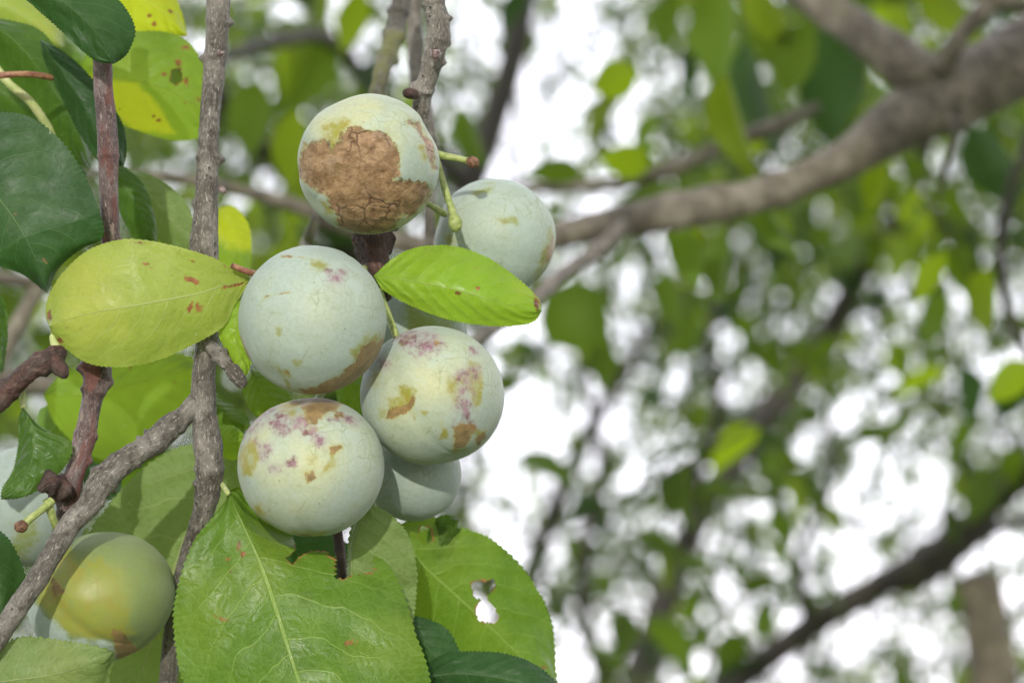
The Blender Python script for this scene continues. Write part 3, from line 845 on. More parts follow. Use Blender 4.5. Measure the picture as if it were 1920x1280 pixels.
# ------------------------------------------------------------------ the blurred bough and its fork
bough = thing('plum_bough', P(1700, 180, 1.3), 'thick grey brown bough forking at the upper right, out of focus', 'bough')
add_tube(bough, 'limb', [(2120, -10, 1.34, 77.3), (1990, 60, 1.32, 71.8), (1880, 130, 1.30, 68.1), (1780, 178, 1.29, 66.2), (1690, 225, 1.28, 55.2), (1610, 283, 1.27, 40.5),
    (1520, 330, 1.27, 34.0), (1400, 372, 1.26, 33.1), (1280, 394, 1.25, 35.9), (1180, 412, 1.25, 31.3), (1100, 428, 1.25, 26.7), (1000, 450, 1.24, 24.8), (860, 470, 1.23, 22.1), (700, 440, 1.22, 18.4), (560, 388, 1.2, 14.7), (430, 352, 1.18, 12.0), (300, 330, 1.16, 9.2), (150, 325, 1.14, 5.5)],
    M_BOUGH, nseg=36, step=0.0022, amp=0.05, fine=0.02, knots=((0.395, 0.12, 0.006), (0.49, 0.10, 0.004), (0.22, 0.07, 0.01), (0.56, 0.1, 0.004)), lumps=((0.45, 4.2, 0.3, 0.008, 0.5),))
add_tube(bough, 'fork', [(1380, -120, 1.36, 26), (1470, -40, 1.33, 30), (1560, 22, 1.31, 35), (1650, 85, 1.29, 42), (1720, 140, 1.285, 50), (1770, 180, 1.285, 40)], M_BOUGH, nseg=30, step=0.003, knots=((0.5, 0.1, 0.02),), seed=3)
add_tube(bough, 'side_twig', [(1930, -60, 1.27, 20), (1850, 15, 1.26, 19), (1800, 70, 1.26, 18), (1765, 130, 1.27, 22)], M_BOUGH, nseg=16, step=0.003, seed=5)
add_tube(bough, 'side_twig', [(1990, 20, 1.27, 14), (1900, 8, 1.26, 14), (1830, -10, 1.26, 12), (1760, -60, 1.26, 10)], M_BOUGH, nseg=16, step=0.003, seed=6)
add_tube(bough, 'side_twig', [(1795, 200, 1.24, 10), (1790, 260, 1.24, 8), (1770, 320, 1.25, 6), (1762, 370, 1.25, 4)], M_FAR, nseg=12, step=0.003, seed=7)
add_tube(bough, 'side_twig', [(1170, 425, 1.24, 15), (1120, 470, 1.2, 14), (1060, 510, 1.15, 13), (1010, 555, 1.1, 14), (950, 600, 1.06, 13), (890, 640, 1.03, 11), (800, 700, 1.0, 8)], M_BOUGH, nseg=16, step=0.002, knots=((0.2, .3, .01), (.5, .25, .01)), seed=8)
for a in [(1152, 150, 1.45, 92, 200, M_BLIME, 0, 0.15, 0.1, 3, 1.55, None), (1175, 300, 1.5, 90, 160, M_BLIME, 2, 0.3, .2, 3, 1.3, None), (1040, 322, 1.5, 110, 170, M_BL, 1, .5, .1, 3, 1.0, None),
          (1560, 150, 1.6, 235, 262, M_BDARK, 0, .35, .1, 5, 1.15, 'large dark green leaf hanging under the fork'), (1345, 60, 1.7, 230, 265, M_BL, 0, .5, .2, 4, .9, None), (1372, 240, 1.35, 200, 275, M_BLIME, 1, .6, .1, 1, .9, None),
          (1395, 180, 1.6, 210, 268, M_BDARK, 2, .8, .2, 4, .8, None), (1082, 595, 1.6, 150, 320, M_BL, 0, .1, .1, 4, 1.7, 'broad dull green leaf behind the thin twig'), (1450, 430, 1.3, 130, 290, M_BL, 1, .6, 0, 5, 1, None),
          (1290, 480, 1.3, 130, 280, M_BL, 0, .3, 0, 5, 1, None), (1345, 500, 1.34, 140, 255, M_BL, 1, .5, 0, 3, 1, None), (1640, 350, 1.35, 110, 250, M_BLIME, 0, .4, 0, 1, 1, None), (1742, 520, 1.4, 110, 235, M_BLIME, 0, .4, .1, 3, 1, None),
          (1835, 560, 1.4, 120, 255, M_BLIME, 2, .4, .1, 2, 1, None), (1895, 715, 1.4, 110, 220, M_BLIME, 0, .2, .1, 3, 1.2, None), (1440, 30, 1.5, 150, 300, M_BLIME, 0, .4, .1, 1, 1, None), (1490, 110, 1.5, 150, 250, M_BL, 0, .4, .1, 3, 1.2, None),
          (1780, 20, 1.6, 170, 310, M_BLIME, 0, .4, .1, 1, 1, None), (1860, 310, 1.5, 170, 300, M_BDARK, 0, .4, .1, 5, 1.2, None), (1250, 40, 1.9, 110, 250, M_BL, 0, .4, .1, 3, 1, None), (570, 130, 2.2, 190, 240, M_BL, 0, .3, .1, 3, 1.3, None),
          (545, 280, 1.5, 150, 260, M_BLIME, 0, .6, .1, 1, 1.0, None), (470, 220, 1.6, 150, 260, M_BL, 0, .6, .1, 3, 1.2, None), (880, 260, 1.4, 120, 280, M_BL, 1, .6, .1, 4, 1.0, None), (1210, 250, 1.6, 90, 230, M_BL, 1, .6, .1, 4, 1.0, None), 
          (960, 20, 1.9, 100, 230, M_BDARK, 1, .6, .1, 4, 1.0, None), (1030, 265, 2.1, 60, 20, M_BLIME, 1, .6, .1, 4, .6, None), (1880, 120, 1.6, 170, 190, M_BL, 0, .4, .1, 3, 1, None), (1255, 560, 1.5, 110, 280, M_BL, 0, .4, .1, 3, 1, None),
          (430, 440, 0.95, 110, 275, M_BLIME, 0, .3, .1, 4, 1.0, None), (1690, 60, 1.8, 110, 275, M_BLIME, 0, .3, .1, 2, 1.0, None), (660, 40, 1.7, 120, 250, M_BLIME, 0, .3, .1, 2, 1.0, None)]:
    x, y, d, ln, an, mt, kd, ro, aw, tn, wd, lb = a
    hang_leaf(bough, x, y, d, ln, an, mt, kd, ro, aw, tn, wd, lb)
foliage(bough, 1.45, 2.2, 0.04, 265, 21, size=(0.036, 0.05))
# unseen canopy leaves added overhead and to both sides to shade the fruit
rs = np.random.default_rng(77); V = []; F = []; Tn = []; b_ = 0; cnt = 0
while cnt < 15000:
    dv = rs.normal(size=3); dv /= np.linalg.norm(dv)
    el = math.degrees(math.asin(dv[2])); az = math.degrees(math.atan2(dv[0], dv[1]))     # az 0 = the way the camera looks
    if abs(az) < 48 and el < 48: continue
    if abs(az) > 138 and el < 32: continue
    if el < -8: continue
    if vnoise((dv*7)[None])[0] < -0.16: continue
    q = CAM + FW*0.4 + dv*rs.uniform(1.15, 1.9); kd = rs.integers(0, 4); L = rs.uniform(0.05, 0.07)
    v, f = LTF[kd]; V.append((v*L) @ rot_from(rs.normal(size=3) + np.array([0, 0, -0.6]), rs.uniform(-1.2, 1.2)).T + q); F.append(f+b_); Tn.append(np.full(len(v), rs.random()*.95)); b_ += len(v); cnt += 1
o = part('foliage', np.vstack(V), np.vstack(F), M_BL, bough, dict(tone=np.concatenate(Tn))); o['kind'] = 'stuff'  # added leaf mass outside the view, there for its shade

# farther trees of the orchard
def tree(name, label, limbs, trunk, d0, d1, share, seed, pm=(0.62, 0.2, 0.18), group='plum trees farther back in the orchard', size=(0.045, 0.062), **kw):
    r = thing(name, P(*trunk[-1][:3]) * np.array([1, 1, 0]), label, 'tree', group)
    add_tube(r, 'trunk', trunk, M_FAR, nseg=20, step=0.03, amp=0.06, seed=seed)
    for l in limbs: add_tube(r, 'limb', l, M_FAR, nseg=16, step=0.012, amp=0.06, seed=seed+1, knots=((.3, .12, .02), (.62, .15, .02)))
    n_ = foliage(r, d0, d1, share, 295, seed, size=size, pm=pm, **kw)
    return r
def to_ground(px, py, d, r):   # the trunk goes on below the picture to the soil
    k = (1.6 - 0.0)/d*FPX
    return [(px, py, d, r), (px + 20, py + 350, d, r*1.15), (px, 640 + k*0.75, d, r*1.5), (px - 10, 640 + k*1.16, d*0.985, r*2.0)]
tree('plum_tree', 'middle orchard tree with a steep dark limb at the lower centre', [
    [(1190, 1290, 3.0, 30), (1235, 1150, 3.0, 28), (1285, 1020, 3.02, 26), (1350, 900, 3.05, 25), (1440, 770, 3.1, 26), (1540, 640, 3.1, 24), (1620, 500, 3.0, 20), (1700, 380, 2.9, 16), (1760, 200, 2.8, 10), (1800, 0, 2.7, 5)],
    [(1285, 1020, 3.02, 16), (1300, 900, 2.9, 14), (1345, 780, 2.85, 12), (1330, 640, 2.8, 9), (1360, 480, 2.8, 6), (1340, 320, 2.8, 3)],
    [(1170, 1330, 3.0, 16), (1100, 1180, 2.9, 13), (1095, 1020, 2.8, 11), (1130, 880, 2.8, 9), (1100, 700, 2.8, 7), (1160, 520, 2.7, 4)]],
    to_ground(1170, 1340, 3.0, 36), 2.6, 3.8, 0.10, 31, size=(0.036, 0.05))
tree('plum_tree', 'right hand orchard tree with a long dark limb slanting up to the right', [
    [(1300, 1345, 2.5, 26), (1400, 1262, 2.5, 26), (1520, 1175, 2.48, 25), (1640, 1100, 2.45, 24), (1760, 1030, 2.42, 27), (1860, 945, 2.4, 26), (1960, 850, 2.35, 24), (2100, 740, 2.3, 20), (2300, 600, 2.3, 10)],
    [(1640, 1100, 2.45, 16), (1740, 1085, 2.45, 14), (1850, 1000, 2.45, 12), (1960, 960, 2.45, 9), (2100, 930, 2.45, 5)],
    [(1520, 1175, 2.48, 14), (1500, 1040, 2.45, 9), (1560, 900, 2.45, 6), (1550, 760, 2.45, 3)]],
    to_ground(1280, 1365, 2.5, 40), 3.7, 5.6, 0.30, 41, size=(0.038, 0.052), pm= (0.55, 0.2, 0.25))
tree('plum_tree', 'farthest orchard tree whose foliage fills the sky gaps', [
    [(900, 1500, 5.2, 26), (960, 1200, 5.2, 22), (1060, 900, 5.1, 18), (1200, 650, 5.0, 14), (1380, 420, 5.0, 9), (1500, 200, 5.0, 4)],
    [(960, 1200, 5.2, 16), (850, 900, 5.2, 12), (900, 600, 5.1, 9), (970, 300, 5.0, 7), (960, 60, 5.0, 4)]],
    to_ground(900, 1500, 5.2, 34), 5.6, 9.0, 0.55, 51, pm=(0.55, 0.15, 0.3), x0=-250, x1=2170, y0=-250, y1=1450)
tree('plum_tree', 'left hand orchard tree with a vertical limb behind the hanging fruit', [
    [(520, 1500, 2.5, 46), (560, 1200, 2.45, 38), (640, 900, 2.4, 34), (760, 600, 2.4, 30), (880, 350, 2.4, 27), (950, 150, 2.4, 24), (985, 0, 2.4, 20), (1010, -200, 2.4, 12)],
    [(760, 600, 2.4, 26), (620, 420, 2.3, 24), (480, 260, 2.2, 22), (330, 90, 2.1, 18), (200, -100, 2.0, 10)],
    [(880, 350, 2.4, 20), (720, 200, 2.3, 16), (620, 75, 2.2, 15), (500, 80, 2.1, 15), (400, 110, 2.0, 13), (250, 90, 2.0, 8)]],
    to_ground(520, 1500, 2.5, 52), 2.0, 2.9, 0.06, 61)

# hanging and crossing twigs out of focus
tw = thing('hanging_twig', P(1930, 250, 1.45), 'thin dark twig hanging down the right edge of the picture', 'twig')
add_tube(tw, 'twig', [(1960, 150, 1.45, 10), (1930, 260, 1.45, 10), (1893, 360, 1.45, 10), (1877, 450, 1.45, 10), (1880, 530, 1.45, 9), (1895, 600, 1.45, 8), (1930, 670, 1.45, 7)], M_FAR, nseg=12, step=0.002, knots=((.5, .3, .02),), seed=9)
tw2 = thing('crossing_twig', P(1270, 310, 1.55), 'thin brown twig crossing behind the bough towards the white gap', 'twig')
add_tube(tw2, 'twig', [(960, 352, 1.55, 10), (1060, 350, 1.55, 12), (1170, 342, 1.55, 13), (1270, 312, 1.55, 15), (1340, 280, 1.55, 14), (1430, 245, 1.55, 15), (1480, 224, 1.55, 13), (1535, 200, 1.55, 9)], M_BOUGH, nseg=14, step=0.002, knots=((.5, .3, .02),), seed=10)
tw3 = thing('crossing_twig', P(30, 600, 1.05), 'pale blurred twig crossing low behind the leaves at the left edge', 'twig')
add_tube(tw3, 'twig', [(110, 470, 1.05, 14), (72, 540, 1.05, 15), (38, 600, 1.05, 16), (-10, 690, 1.05, 17), (-80, 800, 1.05, 18)], M_BOUGH, nseg=14, step=0.002, seed=12)
add_tube(tw3, 'side_twig', [(-80, 505, 1.03, 12), (0, 520, 1.04, 12), (60, 530, 1.05, 12)], M_BOUGH, nseg=14, step=0.002, seed=13)
add_tube(tw3, 'side_twig', [(-80, 725, 1.08, 22), (-10, 712, 1.08, 22), (60, 720, 1.08, 20), (160, 735, 1.1, 16), (300, 790, 1.1, 10)], M_BOUGH, nseg=14, step=0.002, seed=14)

post = thing('cut_trunk', P(1860, 1290, 1.95) * np.array([1, 1, 0]), 'weathered mossy cut off trunk standing in the lower right corner', 'tree stump')
add_tube(post, 'trunk', [(1838, 1078, 1.95, 36), (1840, 1100, 1.95, 40), (1852, 1200, 1.95, 44), (1866, 1320, 1.95, 48), (1880, 1900, 1.95, 56), (1880, 3000, 1.95, 66), (1880, 5050, 1.9, 90)], M_POST, nseg=30, step=0.006, amp=0.05, seed=15, knots=((.005, .1, .004),))

# twigs close behind the fruit
bt = thing('mossy_twig', P(760, 0, 0.83), 'mossy grey twig just behind the top of the fruiting twig', 'twig')
add_tube(bt, 'twig', [(765, -60, .84, 17), (748, 20, .84, 17), (735, 80, .835, 17), (718, 130, .83, 17), (706, 185, .83, 16), (690, 260, .83, 15), (670, 340, .835, 14), (640, 380, .84, 13), (602, 400, .845, 12), (578, 450, .85, 11), (560, 520, .86, 8)], M_MOSSY, nseg=22, step=0.0008, amp=.12, fine=.05, knots=((.12, .3, .01), (.2, .35, .012), (.27, .3, .01)), seed=16)
bt2 = thing('straight_twig', P(785, 0, 0.80), 'plain dark grey twig running down between mossy twig and fruiting twig', 'twig')
add_tube(bt2, 'twig', [(775, -60, .88, 13), (778, 60, .88, 15), (783, 150, .88, 15), (800, 220, .88, 14), (812, 300, .88, 11), (806, 380, .88, 10), (802, 450, .885, 9), (795, 530, .89, 7), (790, 600, .90, 6)], M_BARK, nseg=20, step=0.0008, amp=.06, knots=((.2, .15, .01),), seed=17)

add_tube(bt, 'sunlit_twig', [(618, 375, .855, 10), (600, 400, .85, 10), (582, 435, .85, 10), (565, 475, .85, 9)], M_SUNLITB, nseg=16, step=.001, seed=18)  # sunlit bit of twig, its brightness painted as pale bark
# ------------------------------------------------------------------ the long grey branch with its side branch and leaves
gb = thing('grey_branch', P(410, 0, .72), 'long grey brown branch hanging the full height beside the fruit', 'branch')
add_tube(gb, 'stem', [(414, -70, .722, 22), (410, 0, .72, 22), (407, 70, .72, 21), (402, 130, .72, 21), (394, 215, .718, 19), (389, 300, .717, 20), (386, 400, .716, 23), (382, 460, .716, 26), (384, 540, .715, 24), (388, 640, .714, 22),
    (382, 705, .712, 22), (382, 760, .711, 23), (388, 820, .711, 26), (393, 880, .712, 26), (388, 930, .714, 22), (374, 985, .718, 20), (352, 1050, .726, 18), (334, 1120, .732, 17), (322, 1200, .737, 17), (314, 1290, .74, 17), (306, 1360, .745, 17)],
    M_BARK, nseg=48, step=0.0005, amp=0.05, fine=0.03, rings=0.015, knots=((.075, .10, .004), (.118, .14, .0035), (.243, .16, .006), (.36, .05, .02), (.625, .09, .005), (.66, .08, .012), (.70, .12, .004), (.60, .06, .008)),
    lumps=((.075, 1.2, .35, .005, .5), (.122, 4.7, .45, .004, .45), (.246, 1.5, .55, .006, .5), (.30, 4.6, .25, .005, .4), (.715, 1.4, .3, .004, .4), (.645, 4.7, .3, .004, .5)), seed=20)
add_tube(gb, 'side_branch', [(378, 745, .712, 20), (345, 780, .710, 20), (318, 800, .708, 23), (290, 828, .706, 24), (255, 850, .704, 22), (222, 872, .702, 25), (190, 905, .70, 26), (165, 948, .698, 22), (130, 985, .696, 21),
    (100, 1035, .694, 20), (70, 1085, .692, 20), (35, 1135, .69, 20), (0, 1190, .688, 19), (-40, 1250, .686, 19), (-90, 1320, .685, 18)], M_BARK, nseg=44, step=0.0005, amp=0.07, fine=0.035, rings=0.02,
    knots=((.09, .10, .01), (.17, .16, .008), (.235, .12, .008), (.33, .18, .01), (.39, .08, .006), (.62, .06, .01)), lumps=((.12, 2.2, .3, .006, .5), (.2, 4.6, .3, .006, .5), (.34, 1.2, .3, .008, .5)), seed=22)
add_tube(gb, 'spur', [(392, 648, .710, 12), (412, 664, .706, 14), (424, 682, .703, 12), (433, 692, .701, 9), (440, 700, .70, 13), (452, 716, .70, 12), (458, 724, .70, 7)], M_BARK, nseg=28, step=0.0003, amp=0.16, fine=0.07, knots=((.3, .2, .05), (.7, .35, .05)), seed=24)
bud(gb, 408, 102, .712, 14, -4, -.001, 5)
bud(gb, 412, 352, .712, 12, 10, -.001, 6)

# lower leaves
leaf(gb, (428, 922), (640, 1480), [(452, 975), (488, 1055), (520, 1150), (548, 1240), (585, 1350)],
     [(425, 935), (405, 962), (365, 1015), (342, 1075), (328, 1140), (330, 1200), (345, 1275), (400, 1390), (520, 1470)],
     [(448, 915), (475, 948), (520, 985), (560, 1002), (620, 1012), (680, 1030), (728, 1062), (757, 1120), (778, 1190), (803, 1265), (800, 1360), (740, 1450)],
     LM['mid'], [.706, .704, .698, .692, .688, .686], dl=[0, -.002, .003, .008, .006], dr=[0, .012, .016, .008, .004, 0], teeth=62, tooth=4.5, nu=420, nv=26, wave=.003,
     holes=[[(548, 1000), (556, 1030), (536, 1046), (548, 1056), (566, 1040), (585, 1030), (610, 1033), (628, 1044), (630, 1082), (645, 1086), (658, 1078), (700, 1072), (700, 980), (600, 960)]],
     stains=[(448, 1018, 5, 16, 10, .9), (455, 1040, 5, 9, 0, .9), (428, 1050, 7, 5, 0, .8), (430, 1070, 5, 9, 0, .7), (420, 1160, 20, 5, 15, .55), (652, 1205, 14, 8, 0, .6)], seed=1,
     petiole=[(384, 862, .722, 4), (404, 893, .718, 4), (417, 909, .712, 5), (428, 925, .706, 5)], label='large mid green leaf below the fruit with a bitten right edge')
leaf(gb, (438, 840), (205, 1420), [(400, 890), (365, 960), (328, 1060), (290, 1180), (250, 1300)],
     [(400, 838), (340, 838), (262, 885), (200, 955), (160, 1020), (140, 1110), (145, 1230), (165, 1340)],
     [(458, 880), (480, 960), (478, 1060), (440, 1180), (370, 1300), (280, 1390)], LM['under'], [.752, .757, .762, .766], dl=[0, .004, .008, .004], dr=[0, -.004, .0, .006],
     teeth=55, tooth=4, seed=2, nu=300, label='broad pale leaf underside behind the side branch and yellow green plum')
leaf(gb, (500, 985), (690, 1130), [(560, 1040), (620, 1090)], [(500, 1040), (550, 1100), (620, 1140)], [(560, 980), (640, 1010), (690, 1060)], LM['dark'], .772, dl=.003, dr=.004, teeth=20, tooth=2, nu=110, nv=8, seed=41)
add_tube(gb, 'side_twig', [(628, 940, .762, 9), (634, 1000, .76, 10), (640, 1060, .758, 10), (646, 1120, .758, 9), (655, 1200, .76, 8)], M_SPUR, nseg=16, step=.0008, seed=44)
leaf(gb, (690, 935), (735, 1290), [(668, 1000), (658, 1070), (680, 1180)], [(672, 950), (657, 1000), (652, 1070), (655, 1180), (690, 1260)],
     [(705, 948), (735, 968), (766, 1008), (780, 1070), (776, 1140), (765, 1220)], LM['under'], [.714, .716, .714], dl=.004, dr=[0, .006, .003], teeth=40, tooth=3.5, seed=3, label='pale rounded leaf directly under the gap between two plums',
     petiole=[(640, 880, .735, 5), (668, 915, .722, 5), (690, 937, .714, 6)])
leaf(gb, (745, 985), (1050, 1330), [(790, 1055), (860, 1120), (950, 1205), (1020, 1275)], [(742, 1060), (742, 1150), (780, 1230), (880, 1300), (980, 1335)],
     [(790, 968), (850, 985), (915, 1008), (975, 1060), (1018, 1128), (1036, 1185), (1042, 1260)], LM['mid'], [.742, .75, .757, .76], dl=[0, .004, .006], dr=[0, .006, .01, .004], teeth=48, tooth=4, nu=360, nv=30,
     holes=[[(884, 1092), (898, 1088), (910, 1090), (924, 1086), (930, 1098), (922, 1108), (912, 1116), (914, 1130), (926, 1140), (934, 1156), (926, 1168), (906, 1166), (892, 1152), (894, 1138), (900, 1126), (888, 1116)],
            [(788, 985), (808, 990), (812, 1012), (795, 1022), (786, 1006)]], stains=[(1020, 1250, 6, 6, 0, .8)], seed=4, label='green leaf at lower centre pierced by an insect hole', petiole=[(700, 950, .75, 5), (725, 965, .745, 5), (746, 986, .742, 6)])
leaf(gb, (862, 972), (812, 1050), [(840, 990), (825, 1020)], [(835, 965), (808, 985), (802, 1020)], [(862, 995), (850, 1015), (835, 1040)], LM['deep'], .748, dl=.002, dr=.004, teeth=18, tooth=3, nu=90, nv=8, seed=5, label='small folded dark leaf below the lowest plum')
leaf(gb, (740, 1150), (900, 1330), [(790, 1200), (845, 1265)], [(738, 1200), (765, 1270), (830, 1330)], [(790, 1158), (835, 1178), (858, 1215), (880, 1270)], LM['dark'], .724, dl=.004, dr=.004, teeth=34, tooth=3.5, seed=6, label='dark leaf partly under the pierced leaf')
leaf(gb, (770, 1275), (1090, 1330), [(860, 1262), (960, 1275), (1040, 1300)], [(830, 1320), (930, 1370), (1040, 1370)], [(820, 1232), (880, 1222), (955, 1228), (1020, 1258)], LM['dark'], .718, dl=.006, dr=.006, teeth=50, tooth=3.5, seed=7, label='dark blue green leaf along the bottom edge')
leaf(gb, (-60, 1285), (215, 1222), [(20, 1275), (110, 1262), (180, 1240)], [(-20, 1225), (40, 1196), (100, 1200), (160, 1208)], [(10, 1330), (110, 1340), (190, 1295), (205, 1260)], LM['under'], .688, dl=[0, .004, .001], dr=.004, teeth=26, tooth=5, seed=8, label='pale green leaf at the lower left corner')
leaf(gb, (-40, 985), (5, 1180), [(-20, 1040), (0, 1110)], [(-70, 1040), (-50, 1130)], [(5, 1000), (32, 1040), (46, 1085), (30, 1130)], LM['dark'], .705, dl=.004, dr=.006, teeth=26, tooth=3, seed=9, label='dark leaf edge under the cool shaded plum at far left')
leaf(gb, (455, 560), (452, 715), [(440, 610), (448, 665)], [(425, 580), (410, 620), (432, 675)], [(475, 590), (478, 640), (468, 690)], LM['lime'], .705, dl=.002, dr=.003, teeth=14, tooth=2, nu=100, nv=8, seed=10, label='small lime leaf hanging beside the centre plum')
leaf(gb, (372, 730), (470, 800), [(400, 755), (435, 785)], [(365, 770), (395, 815), (440, 820)], [(395, 730), (430, 755), (460, 775)], LM['mid'], .75, dl=.003, dr=.006, teeth=18, tooth=2.5, nu=100, nv=8, seed=11)
leaf(gb, (395, 815), (470, 830), [(420, 822), (445, 828)], [(410, 850), (450, 860)], [(405, 800), (440, 800)], LM['lime'], .74, dl=.003, dr=.003, teeth=10, tooth=2, nu=70, nv=8, seed=12)
leaf(gb, (470, 690), (540, 800), [(490, 730), (515, 770)], [(455, 730), (480, 780)], [(515, 700), (545, 750)], LM['mid'], .76, dl=.003, dr=.004, teeth=14, tooth=2, nu=80, nv=8, seed=13)
leaf(gb, (630, 680), (690, 850), [(660, 730), (680, 800)], [(632, 740), (645, 810)], [(680, 690), (720, 770)], LM['mid'], .765, dl=.003, dr=.004, teeth=14, tooth=2, nu=80, nv=8, seed=14)
leaf(gb, (405, 390), (462, 520), [(430, 420), (455, 480)], [(408, 430), (415, 500)], [(440, 388), (468, 430), (470, 490)], LM['yellow'], .80, dl=.002, dr=.003, teeth=16, tooth=1.5, nu=90, nv=8, seed=15, yellow=[([(400, 380), (480, 380), (480, 470), (400, 450)], 20)])

# ------------------------------------------------------------------ the red brown shoot with leaves at the left
rb = thing('red_brown_shoot', P(190, 0, .715), 'red brown shoot with pale rings at the left, crossed by the big yellow green leaf', 'shoot')
add_tube(rb, 'stem', [(186, -60, .722, 16), (188, 30, .72, 17), (192, 110, .718, 18), (194, 170, .717, 18), (200, 230, .716, 19), (203, 290, .715, 19), (204, 350, .715, 18), (207, 430, .715, 17), (205, 500, .716, 18), (190, 600, .716, 20), (181, 660, .714, 25), (181, 705, .713, 25),
    (174, 745, .712, 20), (166, 785, .711, 19), (158, 825, .71, 21), (148, 862, .709, 19), (135, 905, .709, 20), (126, 950, .71, 19), (114, 1000, .713, 17), (100, 1060, .72, 15), (90, 1130, .73, 14)], M_BARKR, nseg=44, step=0.0005, amp=0.035, fine=0.02, rings=0.006,
    knots=((.285, .12, .0035), (.275, .05, .01), (.60, .12, .012), (.635, .16, .005), (.70, .14, .005), (.78, .10, .01)), lumps=((.41, 1.5, .35, .006, .5), (.60, 4.4, .4, .008, .5), (.62, 1.6, .4, .008, .5), (.735, 1.5, .45, .006, .45), (.80, 4.8, .5, .008, .5)), seed=30)
add_tube(rb, 'spur', [(130, 925, .708, 17), (112, 915, .704, 20), (95, 908, .701, 18), (82, 912, .70, 13), (76, 920, .70, 8)], M_SPUR, nseg=26, step=0.0003, amp=.25, fine=.1, knots=((.4, .3, .1), (.75, .4, .06)), seed=31)
add_tube(rb, 'stalk', [(98, 938, .699, 8), (80, 954, .697, 7), (62, 968, .695, 7), (45, 982, .694, 8)], M_STALK, nseg=16, step=0.0004, amp=.05, fine=.03, seed=32)
add_tube(rb, 'stalk_scar', [(47, 979, .694, 8), (41, 985, .6935, 12), (34, 990, .693, 11), (30, 993, .693, 5)], M_SCAR, nseg=20, step=0.0003, amp=.1, fine=.06, seed=33)
add_tube(rb, 'stalk', [(88, 935, .700, 8), (95, 958, .70, 8), (104, 985, .702, 7), (108, 1000, .706, 6)], M_STALK, nseg=16, step=0.0004, amp=.05, fine=.03, seed=34)
leaf(rb, (-90, 265), (88, 550), [(-20, 350), (35, 425), (70, 495)], [(-110, 340), (-80, 430), (-20, 488), (40, 512), (72, 535)], [(-60, 225), (5, 212), (58, 222), (110, 262), (155, 325), (186, 400), (191, 445), (150, 468), (108, 505)],
     LM['dark'], [.706, .70, .697, .70], dl=[0, .004, .004], dr=[0, .004, .003, .006], teeth=64, tooth=3.5, nu=340, nv=18, stains=[(82, 485, 3, 12, -25, .7)], seed=20, label='big dark glossy leaf at the left edge')
leaf(rb, (20, -80), (214, 120), [(90, -20), (160, 40), (200, 90)], [(20, -30), (65, 12), (110, 52), (150, 90), (180, 113)], [(90, -90), (160, -55), (212, -10), (243, 30), (252, 62), (238, 100)], LM['dark'], [.70, .698, .70], dl=[0, .004, .002], dr=[0, .008, .004], teeth=52, tooth=3, nu=280, seed=21, label='dark green rounded leaf covering the top of the red brown shoot')
leaf(rb, (75, 75), (232, 310), [(120, 140), (165, 210), (200, 270)], [(85, 115), (115, 180), (150, 250), (190, 305)], [(105, 90), (145, 120), (185, 165), (225, 225), (236, 270)], LM['dark'], .738, dl=[0, .006, .004], dr=.003, teeth=50, tooth=3, seed=22, label='narrow dark leaf behind the red brown shoot')
leaf(rb, (-40, 30), (172, 320), [(30, 80), (95, 160), (145, 250)], [(-40, 80), (20, 150), (80, 230), (130, 290)], [(20, 40), (75, 58), (115, 110), (150, 190), (168, 270)], LM['deep'], [.752, .758, .76], dl=.006, dr=.006, teeth=44, tooth=2.5, seed=23, label='dull green leaf folded behind the narrow dark leaf')
leaf(rb, (-40, 150), (165, 330), [(40, 200), (110, 270)], [(-20, 210), (50, 270), (120, 325)], [(20, 150), (90, 190), (150, 270)], LM['deep'], .79, dl=.006, dr=.004, teeth=30, tooth=2, seed=24)
leaf(rb, (-60, 180), (150, 290), [(20, 200), (90, 240)], [(-20, 240), (60, 290), (120, 300)], [(0, 150), (70, 170), (130, 230)], LM['yellow'], .82, dl=.006, dr=.004, teeth=30, tooth=2, seed=25)
leaf(rb, (-80, -30), (120, 90), [(-10, 0), (60, 40)], [(-60, 30), (10, 80), (80, 100)], [(-20, -50), (60, -20), (110, 40)], LM['pale'], .86, dl=.006, dr=.01, teeth=30, tooth=2, seed=26)
leaf(rb, (-60, 70), (190, 130), [(30, 75), (120, 100)], [(0, 140), (100, 165)], [(0, 20), (110, 50)], LM['mid'], .88, dl=.006, dr=.01, teeth=30, tooth=2, seed=27)
leaf(rb, (150, 118), (398, 225), [(215, 148), (290, 160), (350, 188)], [(165, 160), (215, 222), (262, 245), (320, 262), (370, 258)], [(180, 82), (235, 64), (300, 60), (350, 78), (380, 120), (392, 170)], LM['yellow'], [.762, .766, .77], dl=[0, .002, .004], dr=[0, .006, .008], teeth=40, tooth=2.5, nu=300, nv=24,
     yellow=[([(160, 140), (212, 148), (262, 158), (300, 200), (330, 252), (250, 245), (205, 215)], 10)], holes=[[(322, 130), (338, 128), (342, 150), (330, 160), (318, 150)]],
     stains=[(335, 120, 14, 7, 60, .8), (345, 90, 10, 5, 0, .8), (310, 140, 12, 5, 0, .6), (350, 150, 6, 14, 0, .7), (288, 218, 5, 4, 0, .9), (297, 226, 5, 4, 0, .9), (225, 205, 5, 4, 0, .8), (360, 190, 20, 8, 0, .5)], seed=28, label='yellow and green diseased leaf lit through between the shoot and the grey branch')
